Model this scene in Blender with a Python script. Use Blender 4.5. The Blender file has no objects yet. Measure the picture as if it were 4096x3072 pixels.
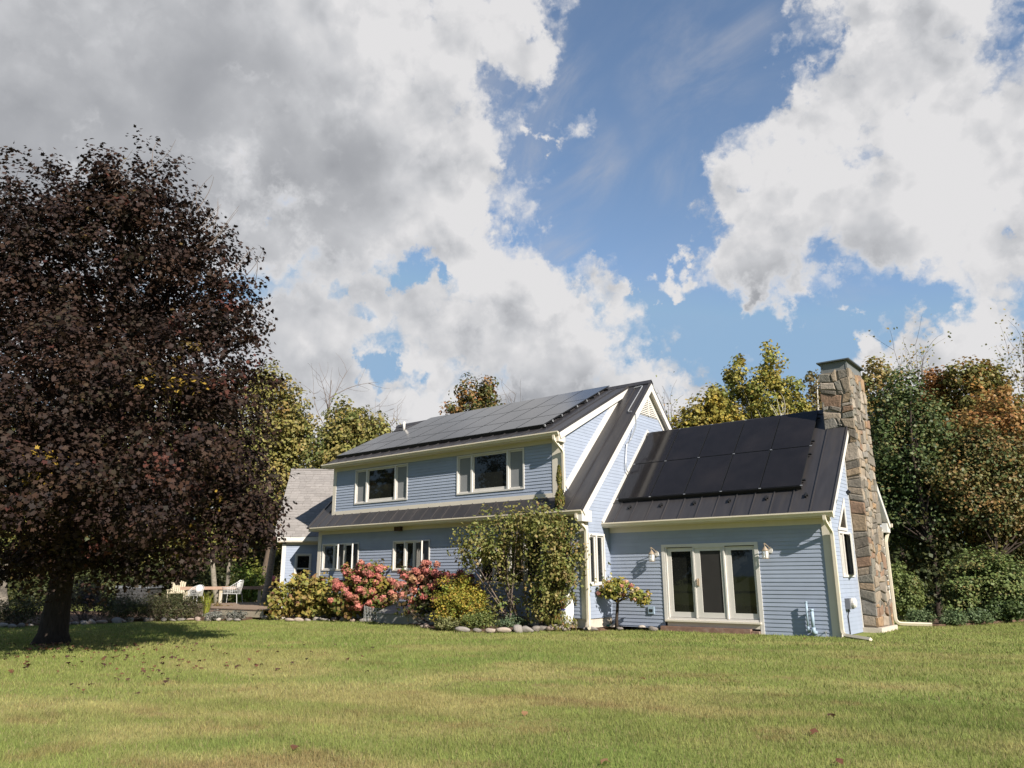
import bpy, math, random
import numpy as np
from mathutils import Vector, Matrix
rnd = random.Random(7)
rng = np.random.default_rng(11)
scene = bpy.context.scene
COL = scene.collection

# ------------------------------------------------------------------ camera
YAW, PITCH, ROLL, F = -0.66898175, 0.2488588, -0.00503225, 3026.1356
CAM = np.array([5.744, -20.114, 1.463])
_f = np.array([math.sin(YAW)*math.cos(PITCH), math.cos(YAW)*math.cos(PITCH), math.sin(PITCH)])
_r = np.array([math.cos(YAW), -math.sin(YAW), 0.0])
_u = np.cross(_r, _f)
RIGHT = math.cos(ROLL)*_r + math.sin(ROLL)*_u
UP = -math.sin(ROLL)*_r + math.cos(ROLL)*_u
FWD = _f
cam_d = bpy.data.cameras.new('camera')
cam_d.sensor_width = 36.0
cam_d.lens = F/4096*36.0
cam_d.clip_end = 3000
cam_d.clip_start = 0.05
cam = bpy.data.objects.new('camera', cam_d)
COL.objects.link(cam)
cam.matrix_world = Matrix(((RIGHT[0], UP[0], -FWD[0], CAM[0]), (RIGHT[1], UP[1], -FWD[1], CAM[1]),
                           (RIGHT[2], UP[2], -FWD[2], CAM[2]), (0, 0, 0, 1)))
scene.camera = cam

def ray(px, py):                       # direction of a point of the photograph (4096 x 3072)
    return RIGHT*(px-2048)/F - UP*(py-1536)/F + FWD
def G(px, py, z=0.0):                  # where that line of sight meets the height z
    d = ray(px, py); return CAM + d*((z-CAM[2])/d[2])
def D(px, py, depth):                  # the point of it at a distance along the view
    return CAM + ray(px, py)*depth

# ------------------------------------------------------------------ light
SUN_EL = math.atan2(.79, math.hypot(1.19, .40))
SUN_DIR = Vector((1.19, -.40, .79)).normalized()
sun_d = bpy.data.lights.new('sun', 'SUN')
sun_d.energy = 5.0
sun_d.angle = math.radians(0.5)
sun_d.color = (1.0, .93, .83)
sun = bpy.data.objects.new('sun', sun_d)
COL.objects.link(sun)
sun.rotation_euler = SUN_DIR.to_track_quat('Z', 'Y').to_euler()

world = bpy.data.worlds.new('World')
scene.world = world
world.use_nodes = True
wt = world.node_tree
wt.nodes.clear()
def WN(t, **k):
    n = wt.nodes.new(t)
    for a, b in k.items(): setattr(n, a, b)
    return n
def wl(a, b): wt.links.new(a, b)
def wmath(op, a, b=None, c=None, clamp=False):
    n = WN('ShaderNodeMath', operation=op, use_clamp=clamp)
    for i, v in enumerate((a, b, c)):
        if v is None: continue
        if isinstance(v, (int, float)): n.inputs[i].default_value = v
        else: wl(v, n.inputs[i])
    return n.outputs[0]
def wnoise(vec, scale, detail, rough=.55, dist=0.0):
    n = WN('ShaderNodeTexNoise'); n.noise_dimensions = '3D'
    n.inputs['Scale'].default_value = scale; n.inputs['Detail'].default_value = detail
    n.inputs['Roughness'].default_value = rough; n.inputs['Distortion'].default_value = dist
    wl(vec, n.inputs['Vector']); return n.outputs['Fac']
def wsmooth(v, a, b):
    n = WN('ShaderNodeMapRange', interpolation_type='SMOOTHSTEP')
    n.inputs['From Min'].default_value = a; n.inputs['From Max'].default_value = b
    wl(v, n.inputs['Value']); return n.outputs['Result']
sky = WN('ShaderNodeTexSky', sky_type='NISHITA', sun_disc=False)
sky.sun_elevation = SUN_EL
sky.sun_rotation = math.atan2(1.19, -.40)
sky.air_density = 1.0; sky.dust_density = 0.3; sky.ozone_density = 1.2; sky.altitude = 0
skyb = WN('ShaderNodeBackground'); skyb.inputs['Strength'].default_value = 0.088
lim = WN('ShaderNodeMix', data_type='RGBA', blend_type='DARKEN'); lim.inputs['Factor'].default_value = 1.0
lim.inputs['B'].default_value = (1.75, 2.75, 4.0, 1)      # the pale band at the horizon never outshines the clouds
wl(sky.outputs[0], lim.inputs['A'])
sep = WN('ShaderNodeSeparateXYZ'); sgeo = WN('ShaderNodeTexCoord'); wl(sgeo.outputs['Generated'], sep.inputs[0])
hzf = WN('ShaderNodeMapRange', interpolation_type='SMOOTHSTEP'); hzf.inputs['From Min'].default_value = .30; hzf.inputs['From Max'].default_value = .0
wl(sep.outputs['Z'], hzf.inputs['Value'])
hz = WN('ShaderNodeMix', data_type='RGBA'); hz.inputs['B'].default_value = (2.3, 3.2, 4.2, 1)
wl(hzf.outputs['Result'], hz.inputs['Factor']); wl(lim.outputs['Result'], hz.inputs['A']); wl(hz.outputs['Result'], skyb.inputs['Color'])
tc = WN('ShaderNodeTexCoord')
DIRV = tc.outputs['Generated']
# a slow wobble of the direction, so the cloud masses get ragged outlines
wobn = WN('ShaderNodeTexNoise'); wobn.inputs['Scale'].default_value = 7.0; wobn.inputs['Detail'].default_value = 5
wl(DIRV, wobn.inputs['Vector'])
ws = WN('ShaderNodeVectorMath', operation='SUBTRACT'); wl(wobn.outputs['Color'], ws.inputs[0]); ws.inputs[1].default_value = (.5, .5, .5)
wsc = WN('ShaderNodeVectorMath', operation='SCALE'); wl(ws.outputs[0], wsc.inputs[0]); wsc.inputs['Scale'].default_value = .16
wad = WN('ShaderNodeVectorMath', operation='ADD'); wl(DIRV, wad.inputs[0]); wl(wsc.outputs[0], wad.inputs[1])
WDIR = wad.outputs[0]
wobn2 = WN('ShaderNodeTexNoise'); wobn2.inputs['Scale'].default_value = 17.0; wobn2.inputs['Detail'].default_value = 7; wobn2.inputs['Roughness'].default_value = .62
wl(DIRV, wobn2.inputs['Vector'])
ws2 = WN('ShaderNodeVectorMath', operation='SUBTRACT'); wl(wobn2.outputs['Color'], ws2.inputs[0]); ws2.inputs[1].default_value = (.5, .5, .5)
wsc2 = WN('ShaderNodeVectorMath', operation='SCALE'); wl(ws2.outputs[0], wsc2.inputs[0]); wsc2.inputs['Scale'].default_value = .13
wad2 = WN('ShaderNodeVectorMath', operation='ADD'); wl(WDIR, wad2.inputs[0]); wl(wsc2.outputs[0], wad2.inputs[1])
WDIR2 = wad2.outputs[0]
def blob_field(blobs, vec, k=.25):
    acc = None
    for px, py, r in blobs:
        d = ray(px, py); d = d/np.linalg.norm(d)
        n = WN('ShaderNodeVectorMath', operation='DISTANCE')
        wl(vec, n.inputs[0]); n.inputs[1].default_value = tuple(d)
        m = wmath('MULTIPLY_ADD', n.outputs['Value'], -F/r/1.12, 1.0)
        acc = m if acc is None else wmath('SMOOTH_MAX', acc, m, k)
    return acc
# cumulus masses: centre and radius of each swelling
CLOUDS = [(-300, 100, 900), (500, 150, 800), (1200, 200, 700), (300, 800, 700), (1000, 700, 600), (1500, 430, 480), (1700, 150, 330),
          (1890, 170, 235), (1450, 820, 400), (1740, 640, 190), (1800, 820, 110), (1250, 950, 260),
          (1150, 1280, 230), (1240, 1420, 230), (1000, 1500, 400), (1480, 1200, 170), (1650, 1250, 220), (1880, 1090, 170),
          (2130, 1190, 220), (2330, 1180, 150), (2000, 1400, 330), (2350, 1420, 290), (2580, 1530, 250), (2400, 1680, 320), (2100, 1680, 300), (2750, 1700, 200), (1900, 1800, 300),
          (2740, 1530, 110), (1600, 1590, 110), (2460, 1090, 70), (1700, 980, 130), (1300, 1700, 300), (1600, 1850, 300), (800, 1700, 400),
          (3480, 40, 280), (3290, 120, 150), (3620, 180, 220), (3380, 400, 270), (3220, 530, 180), (3700, 540, 330), (4050, 560, 240), (4200, 800, 400),
          (3220, 790, 260), (2960, 800, 120), (3450, 800, 310), (3800, 800, 330), (3050, 1010, 190), (2770, 1070, 80), (3170, 1060, 180), (3070, 1180, 85),
          (3900, 1000, 150), (4080, 980, 180), (3700, 1400, 130), (3870, 1330, 130), (4110, 1350, 130), (3580, 1430, 110), (3480, 1470, 120), (2660, 1085, 85),
          (2540, 1130, 45), (2135, 540, 60), (3880, 1530, 240), (4200, 1600, 300)]
HOLES = [(1560, 1050, 100), (1690, 1070, 60), (1390, 1220, 80), (1480, 1500, 90), (1690, 1470, 70), (1080, 1040, 60),
         (2640, 1200, 90), (3270, 330, 100), (3240, 160, 120), (3500, 1340, 110), (3250, 1420, 110), (3720, 1270, 90), (4080, 950, 60)]
B1 = blob_field(CLOUDS, WDIR2, .35)
H1 = blob_field(HOLES, WDIR2, .1)
n_big = wnoise(DIRV, 5.0, 8, .55, .2)
n_mid = wnoise(DIRV, 15.0, 8, .60, .25)
def puffs(vec):
    n = WN('ShaderNodeTexVoronoi', feature='F1'); n.inputs['Scale'].default_value = 12.0
    n.inputs['Detail'].default_value = 2.0; n.inputs['Roughness'].default_value = .5; n.inputs['Lacunarity'].default_value = 2.3
    wl(vec, n.inputs['Vector']); return n.outputs['Distance']
PVEC = WN('ShaderNodeVectorMath', operation='ADD'); wl(DIRV, PVEC.inputs[0]); wl(wsc2.outputs[0], PVEC.inputs[1])
p_1 = puffs(PVEC.outputs[0])
# unseen sky outside the view: cloud cover kept sparse to weaken the fill light
dcam = WN('ShaderNodeVectorMath', operation='DOT_PRODUCT'); wl(DIRV, dcam.inputs[0]); dcam.inputs[1].default_value = tuple(FWD)
out_mask = wsmooth(dcam.outputs['Value'], .74, .55)
n_gen = wnoise(DIRV, 2.6, 3, .5)
gen = wmath('MULTIPLY', wmath('MULTIPLY_ADD', n_gen, 5.0, -3.15), out_mask)
gen = wmath('ADD', gen, wmath('MULTIPLY', wmath('SUBTRACT', 1.0, out_mask), -2.0))
field = wmath('SMOOTH_MAX', wmath('MAXIMUM', B1, -.6), gen, .2)
noise_sum = wmath('ADD', wmath('ADD', wmath('MULTIPLY_ADD', n_big, 1.7, -.85), wmath('MULTIPLY_ADD', n_mid, .7, -.35)), wmath('MULTIPLY_ADD', p_1, -.8, .72))
field = wmath('ADD', wmath('MULTIPLY', wmath('MINIMUM', field, .74), 1.25), noise_sum)
cut = wmath('SUBTRACT', field, wmath('MULTIPLY', wmath('MAXIMUM', H1, 0.0), .95))
alpha = wsmooth(cut, -.12, .50)
# thin high veils
vst = WN('ShaderNodeMapping'); wl(DIRV, vst.inputs['Vector']); vst.inputs['Rotation'].default_value = (.3, .2, .9); vst.inputs['Scale'].default_value = (2.2, 9, 5)
n_veil = wnoise(vst.outputs[0], 1.3, 7, .6, .6)
VEILS = [(1990, 480, 130), (2000, 780, 150), (2800, 180, 260), (2950, 90, 160), (2350, 720, 230), (2150, 330, 260), (2080, 700, 260), (3450, 1220, 180), (3250, 1340, 120), (2750, 650, 180), (2250, 980, 160), (2000, 900, 200)]
V1 = wmath('MAXIMUM', blob_field(VEILS, WDIR, .2), 0.0)
veil = wmath('MULTIPLY', wsmooth(n_veil, .38, .72), wmath('MULTIPLY_ADD', V1, .75, .06), clamp=True)
# grey undersides
GREYS = [(600, 850, 900), (1150, 830, 480), (0, 750, 800), (1380, 720, 330), (3080, 1200, 260), (3350, 1060, 260), (2100, 1640, 240), (800, 300, 480), (200, 650, 600), (2350, 1640, 240)]
G1 = wmath('MAXIMUM', blob_field(GREYS, WDIR, .3), 0.0)
offs = WN('ShaderNodeVectorMath', operation='ADD'); wl(DIRV, offs.inputs[0]); offs.inputs[1].default_value = tuple(SUN_DIR*.035)
n_r1 = wnoise(DIRV, 6.0, 4, .5, .2); n_r2 = wnoise(offs.outputs[0], 6.0, 4, .5, .2)
relief = wmath('MULTIPLY', wmath('ADD', wmath('SUBTRACT', n_r1, n_r2), wmath('MULTIPLY', wmath('SUBTRACT', puffs(offs.outputs[0]), p_1), .22)), wmath('MULTIPLY_ADD', G1, -2.9, 2.7))
shade = wmath('MULTIPLY', wmath('MULTIPLY_ADD', wnoise(DIRV, 1.7, 2, .4), .35, .60), wmath('POWER', G1, .8))
shade = wmath('MULTIPLY', shade, wsmooth(field, .1, .9))
gen_sh = wmath('MULTIPLY', wmath('MULTIPLY', out_mask, .55), wsmooth(field, .3, 1.2))
shade = wmath('ADD', shade, wmath('MULTIPLY', wsmooth(field, .25, 1.1), .16))      # thicker cloud is a little darker
shade = wmath('SUBTRACT', wmath('ADD', shade, gen_sh), relief, clamp=True)
thick = wsmooth(field, .02, .5)
ccol = WN('ShaderNodeValToRGB')
el = ccol.color_ramp.elements
el[0].position = 0.0; el[0].color = (1.0, .99, 1.0, 1)
el[1].position = 1.0; el[1].color = (.40, .415, .45, 1)
e = el.new(.4); e.color = (.75, .76, .79, 1)
wl(shade, ccol.inputs['Fac'])
cloudb = WN('ShaderNodeBackground'); cloudb.inputs['Strength'].default_value = 0.41
wl(ccol.outputs[0], cloudb.inputs['Color'])
veilb = WN('ShaderNodeBackground'); veilb.inputs['Color'].default_value = (.86, .88, .96, 1); veilb.inputs['Strength'].default_value = 0.31
mixv = WN('ShaderNodeMixShader'); wl(veil, mixv.inputs[0]); wl(skyb.outputs[0], mixv.inputs[1]); wl(veilb.outputs[0], mixv.inputs[2])
mixc = WN('ShaderNodeMixShader'); wl(alpha, mixc.inputs[0]); wl(mixv.outputs[0], mixc.inputs[1]); wl(cloudb.outputs[0], mixc.inputs[2])
wo = WN('ShaderNodeOutputWorld'); wl(mixc.outputs[0], wo.inputs['Surface'])

vs = scene.view_settings
vs.view_transform = 'Standard'; vs.look = 'None'; vs.gamma = 1.0; vs.use_curve_mapping = False
vs.exposure = 0.9
scene.render.engine = 'CYCLES'
scene.cycles.max_bounces = 6
scene.cycles.diffuse_bounces = 3
scene.cycles.transparent_max_bounces = 8
scene.cycles.use_denoising = True

# ------------------------------------------------------------------ materials
def material(name, col, rough=.7, var=.10, scale=6.0, spec=.35, metallic=0.0, rand=0.0, bump=0.0, bscale=40.0, stretch=None, dirt=None):
    m = bpy.data.materials.new(name); m.use_nodes = True
    t = m.node_tree; b = t.nodes['Principled BSDF']
    b.inputs['Roughness'].default_value = rough
    b.inputs['Specular IOR Level'].default_value = spec
    b.inputs['Metallic'].default_value = metallic
    co = t.nodes.new('ShaderNodeTexCoord'); src = co.outputs['Object']
    if stretch:
        mp = t.nodes.new('ShaderNodeMapping'); mp.inputs['Scale'].default_value = stretch
        t.links.new(src, mp.inputs['Vector']); src = mp.outputs[0]
    n = t.nodes.new('ShaderNodeTexNoise'); n.inputs['Scale'].default_value = scale; n.inputs['Detail'].default_value = 5
    t.links.new(src, n.inputs['Vector'])
    mr = t.nodes.new('ShaderNodeMapRange'); mr.inputs['From Min'].default_value = .25; mr.inputs['From Max'].default_value = .75
    mr.inputs['To Min'].default_value = 1-var; mr.inputs['To Max'].default_value = 1+var
    t.links.new(n.outputs['Fac'], mr.inputs['Value'])
    val = mr.outputs[0]
    if rand:
        oi = t.nodes.new('ShaderNodeObjectInfo')
        ma = t.nodes.new('ShaderNodeMapRange'); ma.inputs['To Min'].default_value = 1-rand; ma.inputs['To Max'].default_value = 1+rand
        t.links.new(oi.outputs['Random'], ma.inputs['Value'])
        mm = t.nodes.new('ShaderNodeMath'); mm.operation = 'MULTIPLY'
        t.links.new(val, mm.inputs[0]); t.links.new(ma.outputs[0], mm.inputs[1]); val = mm.outputs[0]
    hv = t.nodes.new('ShaderNodeVectorMath'); hv.operation = 'SCALE'; hv.inputs[0].default_value = col[:3]
    t.links.new(val, hv.inputs['Scale'])
    outc = hv.outputs[0]
    if dirt:
        n2 = t.nodes.new('ShaderNodeTexNoise'); n2.inputs['Scale'].default_value = dirt[1]; n2.inputs['Detail'].default_value = 6
        t.links.new(src, n2.inputs['Vector'])
        r2 = t.nodes.new('ShaderNodeMapRange'); r2.inputs['From Min'].default_value = .5; r2.inputs['From Max'].default_value = .8; r2.inputs['To Max'].default_value = dirt[2]
        t.links.new(n2.outputs['Fac'], r2.inputs['Value'])
        mx = t.nodes.new('ShaderNodeMix'); mx.data_type = 'RGBA'; mx.inputs['B'].default_value = (*dirt[0], 1)
        t.links.new(r2.outputs[0], mx.inputs['Factor']); t.links.new(outc, mx.inputs['A']); outc = mx.outputs['Result']
    t.links.new(outc, b.inputs['Base Color'])
    if bump:
        nb = t.nodes.new('ShaderNodeTexNoise'); nb.inputs['Scale'].default_value = bscale; nb.inputs['Detail'].default_value = 4
        t.links.new(src, nb.inputs['Vector'])
        bp = t.nodes.new('ShaderNodeBump'); bp.inputs['Strength'].default_value = bump; bp.inputs['Distance'].default_value = .02
        t.links.new(nb.outputs['Fac'], bp.inputs['Height']); t.links.new(bp.outputs[0], b.inputs['Normal'])
    return m
def attr_material(name, rough=.6, spec=.25, trans=.0, noise=None):
    m = bpy.data.materials.new(name); m.use_nodes = True
    t = m.node_tree; b = t.nodes['Principled BSDF']
    b.inputs['Roughness'].default_value = rough; b.inputs['Specular IOR Level'].default_value = spec
    a = t.nodes.new('ShaderNodeAttribute'); a.attribute_name = 'col'
    src = a.outputs['Color']
    if noise:
        co = t.nodes.new('ShaderNodeTexCoord')
        n = t.nodes.new('ShaderNodeTexNoise'); n.inputs['Scale'].default_value = noise[0]; n.inputs['Detail'].default_value = 8; n.inputs['Roughness'].default_value = .7
        t.links.new(co.outputs['Object'], n.inputs['Vector'])
        mr = t.nodes.new('ShaderNodeMapRange'); mr.inputs['From Min'].default_value = .3; mr.inputs['From Max'].default_value = .7
        mr.inputs['To Min'].default_value = 1-noise[1]; mr.inputs['To Max'].default_value = 1+noise[1]
        t.links.new(n.outputs['Fac'], mr.inputs['Value'])
        hv = t.nodes.new('ShaderNodeVectorMath'); hv.operation = 'SCALE'
        t.links.new(src, hv.inputs[0]); t.links.new(mr.outputs[0], hv.inputs['Scale']); src = hv.outputs[0]
    t.links.new(src, b.inputs['Base Color'])
    if trans:
        tr = t.nodes.new('ShaderNodeBsdfTranslucent'); t.links.new(src, tr.inputs['Color'])
        mx = t.nodes.new('ShaderNodeMixShader'); mx.inputs[0].default_value = trans
        t.links.new(b.outputs[0], mx.inputs[1]); t.links.new(tr.outputs[0], mx.inputs[2])
        t.links.new(mx.outputs[0], t.nodes['Material Output'].inputs['Surface'])
    return m
SIDING = material('blue painted clapboard', (.266, .303, .380), .62, .05, 3.0, .3, rand=.035, dirt=((.22, .245, .31), 1.3, .35))
SHEATH = material('dark sheathing', (.06, .07, .09), .9)
CREAM = material('cream painted trim', (.57, .52, .44), .55, .04, 4.0, dirt=((.45, .38, .28), 2.0, .3))
WHITE = material('white vinyl', (.54, .515, .48), .45, .03, 5.0)
GUTTER = material('cream enamelled gutter', (.60, .535, .425), .4, .04, 4.0, .45, dirt=((.45, .37, .24), 2.5, .3))
METAL = material('dark bronze metal roofing', (.030, .028, .030), .42, .18, 2.0, .5, rand=.10, stretch=(4, .6, .6), dirt=((.055, .047, .042), 1.2, .6))
PANEL = material('black photovoltaic glass', (.012, .011, .012), .14, .15, 3.0, .7, dirt=((.034, .030, .030), .9, .5))
PANEL.node_tree.nodes['Principled BSDF'].inputs['IOR'].default_value = 2.0
PANELLOW = material('black photovoltaic glass with lowered reflection', (.012, .011, .012), .12, .15, 3.0, .3, dirt=((.026, .022, .022), .9, .5))  # second copy of the panel glass, reflection lowered to keep this array dark
PFRAME = material('black anodised frame', (.012, .012, .013), .4, .1)
SILVER = material('galvanised steel', (.50, .50, .50), .35, .1, 6.0, .5, metallic=.7)
GREYMET = material('weathered grey sheet metal', (.15, .155, .15), .55, .12, 3.0, .4, metallic=.2, dirt=((.16, .14, .12), 3.0, .6))
DARKMET = material('dark grey sheet metal', (.085, .095, .10), .45, .1, 4.0, .5, metallic=.3)
PVC = material('pale blue painted pipe', (.28, .36, .44), .5, .05)
SHINGLE = material('weathered wood shingle', (.215, .198, .188), .9, .16, 9.0, .15, rand=.10, stretch=(1, 1, 5), dirt=((.17, .16, .15), 4.0, .5))
CONC = material('pale concrete', (.48, .42, .35), .9, .12, 5.0, .2, bump=.4, dirt=((.30, .24, .18), 3.0, .5))
GREYPAINT = material('grey painted bulkhead', (.22, .215, .205), .6, .08, 4.0)
REDWOOD = material('reddish worn step board', (.20, .12, .09), .8, .25, 8.0, .2, dirt=((.35, .30, .25), 6.0, .6))
DECKW = material('brown stained deck board', (.235, .17, .125), .75, .15, 6.0, .25, rand=.1, stretch=(1, 8, 1))
RAILW = material('brown stained rail', (.30, .20, .145), .7, .12, 6.0)
WIRE = material('white painted wire', (.46, .46, .45), .5, .03)
CLOTHW = material('white cushion cloth', (.60, .585, .57), .9, .05)
CREAMW = material('cream painted slat', (.38, .33, .24), .7, .08)
REDC = material('faded red cloth', (.55, .13, .12), .9, .1)
GREYBOX = material('grey plastic lid', (.12, .125, .14), .5, .06)
BOXSIDE = material('dark grey panelled side', (.05, .048, .052), .7, .08)
SACK = material('white woven sack', (.66, .65, .63), .8, .05, 9.0, bump=.3)
SACKRED = material('red print', (.55, .06, .06), .7)
SACKBLUE = material('blue print', (.10, .10, .42), .7)
HOSE = material('green garden hose', (.03, .20, .15), .5)
SOIL = material('brown bark mulch', (.105, .066, .046), .95, .45, 14.0, .15, bump=1.0, bscale=25.0)
BROWN = material('dark brown bracket', (.055, .03, .018), .7)
BRONZE = material('antique brass', (.42, .33, .24), .4, .1, spec=.5, metallic=.5)
BLACKP = material('black plastic', (.015, .015, .016), .4)
SCREEN = material('grey insect screen', (.20, .205, .21), .85, .05, 3.0, .15)
BARK = material('brown bark', (.10, .075, .058), .95, .35, 9.0, .15, bump=1.0, bscale=14.0, stretch=(3, 3, .6))
DARKBARK = material('dark bark', (.045, .034, .028), .95, .35, 9.0, .15, bump=1.0, bscale=14.0, stretch=(3, 3, .6))
BIRCH = material('pale birch bark', (.50, .46, .39), .8, .2, 5.0, .2, stretch=(1, 1, 4), dirt=((.10, .08, .07), 5.0, .8))
TWIG = material('grey brown twig', (.13, .10, .085), .9, .2)
def glass_material():
    m = material('dark window glass', (.012, .013, .012), .025, .4, 1.0, .5, bump=.012, bscale=2.2)
    return m
GLASS = glass_material()
def lamp_glass():
    m = bpy.data.materials.new('clear lamp glass'); m.use_nodes = True
    t = m.node_tree; b = t.nodes['Principled BSDF']; b.inputs['Base Color'].default_value = (.9, .93, .93, 1); b.inputs['Roughness'].default_value = .1
    tr = t.nodes.new('ShaderNodeBsdfTransparent'); mx = t.nodes.new('ShaderNodeMixShader'); mx.inputs[0].default_value = .55
    t.links.new(b.outputs[0], mx.inputs[1]); t.links.new(tr.outputs[0], mx.inputs[2]); t.links.new(mx.outputs[0], t.nodes['Material Output'].inputs['Surface'])
    return m
LAMPGLASS = lamp_glass()
def stone_material(name, cols, rough=.9):
    m = material(name, (1, 1, 1), rough, .26, 7.0, .2, bump=.9, bscale=18.0, dirt=((.11, .09, .07), 2.2, .45))
    t = m.node_tree
    oi = t.nodes.new('ShaderNodeObjectInfo'); cr = t.nodes.new('ShaderNodeValToRGB'); cr.color_ramp.interpolation = 'CONSTANT'
    els = cr.color_ramp.elements
    els.remove(els[1]); els[0].position = 0; els[0].color = (*cols[0], 1)
    for i, c in enumerate(cols[1:], 1): els.new(i/len(cols)).color = (*c, 1)
    t.links.new(oi.outputs['Random'], cr.inputs['Fac'])
    for n in t.nodes:
        if n.type == 'VECT_MATH': t.links.new(cr.outputs[0], n.inputs[0])
    return m
STONE = stone_material('split fieldstone', [(.175, .15, .125), (.23, .185, .14), (.265, .175, .105), (.168, .148, .124), (.27, .22, .17), (.20, .13, .09), (.185, .17, .15), (.25, .185, .125), (.16, .148, .125), (.122, .106, .088), (.215, .185, .15), (.29, .245, .20), (.155, .135, .112)])
MORTAR = material('recessed mortar', (.20, .17, .135), .95, .2)
COBBLE = stone_material('rounded fieldstone', [(.26, .225, .195), (.21, .19, .175), (.30, .245, .205), (.17, .15, .135), (.25, .19, .16), (.34, .30, .26)])
LEAFM = attr_material('leaf', .55, .28, .32)
LEAFDARK = attr_material('glossy dark leaf', .5, .2, .15)
LEAFMAPLE = attr_material('dull maple leaf', .62, .13, .2)
GRASSM = attr_material('grass blade', .7, .12, .35)
LAWNM = attr_material('lawn turf', .95, .05, 0, noise=(22.0, .28))
PETAL = attr_material('dry petal', .8, .15, .25)

# ------------------------------------------------------------------ mesh helpers
class MB:
    def __init__(s): s.v = []; s.f = []
    def add(s, vs, fs):
        n = len(s.v); s.v += [tuple(map(float, p)) for p in vs]; s.f += [tuple(n+i for i in f) for f in fs]; return s
    def hexa(s, p):                     # 8 points: bottom ring 0-3, top ring 4-7
        return s.add(p, [(3, 2, 1, 0), (4, 5, 6, 7), (0, 1, 5, 4), (1, 2, 6, 5), (2, 3, 7, 6), (3, 0, 4, 7)])
    def box(s, x0, x1, y0, y1, z0, z1):
        return s.hexa([(x0, y0, z0), (x1, y0, z0), (x1, y1, z0), (x0, y1, z0), (x0, y0, z1), (x1, y0, z1), (x1, y1, z1), (x0, y1, z1)])
    def fbox(s, fr, u0, u1, v0, v1, n0, n1):
        return s.hexa([fr(u0, v0, n1), fr(u1, v0, n1), fr(u1, v0, n0), fr(u0, v0, n0), fr(u0, v1, n1), fr(u1, v1, n1), fr(u1, v1, n0), fr(u0, v1, n0)])
    def prism(s, poly, ext):            # planar polygon pushed along a vector
        n = len(poly); e = np.array(ext, float)
        a = [np.array(p, float) for p in poly]; b = [p+e for p in a]
        fs = [tuple(range(n)), tuple(range(2*n-1, n-1, -1))]
        fs += [(i+n, (i+1) % n+n, (i+1) % n, i) for i in range(n)]
        return s.add(a+b, fs)
    def tube(s, pts, rad, seg=8, cap=True, square=False):
        pts = [np.array(p, float) for p in pts]
        if not hasattr(rad, '__len__'): rad = [rad]*len(pts)
        n0 = len(s.v); prev = None
        for i, p in enumerate(pts):
            t = pts[min(i+1, len(pts)-1)]-pts[max(i-1, 0)]; t = t/(np.linalg.norm(t)+1e-9)
            if prev is None:
                a = np.array((0, 0, 1.)) if abs(t[2]) < .9 else np.array((1., 0, 0)); a = a-t*(a@t)
            else: a = prev-t*(prev@t)
            a = a/(np.linalg.norm(a)+1e-9); prev = a; b = np.cross(t, a)
            for k in range(seg):
                an = 2*math.pi*(k+.5)/seg
                s.v.append(tuple(p+(a*math.cos(an)+b*math.sin(an))*rad[i]*(1.3 if square else 1)))
        for i in range(len(pts)-1):
            for k in range(seg):
                a0 = n0+i*seg; k2 = (k+1) % seg
                s.f.append((a0+k, a0+k2, a0+seg+k2, a0+seg+k))
        if cap:
            s.f.append(tuple(n0+k for k in range(seg-1, -1, -1))); e0 = n0+(len(pts)-1)*seg; s.f.append(tuple(e0+k for k in range(seg)))
        return s
    def lathe(s, c, prof, seg=12):
        n0 = len(s.v)
        for r, z in prof:
            for k in range(seg):
                an = 2*math.pi*k/seg; s.v.append((c[0]+r*math.cos(an), c[1]+r*math.sin(an), c[2]+z))
        for i in range(len(prof)-1):
            for k in range(seg):
                k2 = (k+1) % seg; s.f.append((n0+i*seg+k, n0+i*seg+k2, n0+(i+1)*seg+k2, n0+(i+1)*seg+k))
        s.f.append(tuple(n0+k for k in range(seg-1, -1, -1))); e0 = n0+(len(prof)-1)*seg; s.f.append(tuple(e0+k for k in range(seg)))
        return s
def frame(O, U, V, N):
    O, U, V, N = (np.array(a, float) for a in (O, U, V, N))
    return lambda u, v, n=0.0: O+U*u+V*v+N*n
def mesh_of(name, mb, mat, smooth=False):
    me = bpy.data.meshes.new(name); me.from_pydata(mb.v, [], mb.f); me.update()
    if mat: me.materials.append(mat)
    if smooth: me.polygons.foreach_set('use_smooth', [True]*len(me.polygons))
    return me
def link(name, me, parent=None):
    o = bpy.data.objects.new(name, me); COL.objects.link(o)
    if parent is not None:
        o.parent = parent
        if parent.parent is None and parent.type == 'EMPTY': o.matrix_parent_inverse = Matrix.Translation(-parent.location)
    return o
def obj(name, mb, mat, parent=None, smooth=False): return link(name, mesh_of(name, mb, mat, smooth), parent)
def tag(o, label=None, cat=None, group=None, kind=None):
    if label: o['label'] = label
    if cat: o['category'] = cat
    if group: o['group'] = group
    if kind: o['kind'] = kind
    return o
def thing(name, label, cat, loc, group=None):
    o = bpy.data.objects.new(name, None); o.empty_display_size = .2; COL.objects.link(o)
    o.location = Vector([float(a) for a in loc]); return tag(o, label, cat, group)
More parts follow.
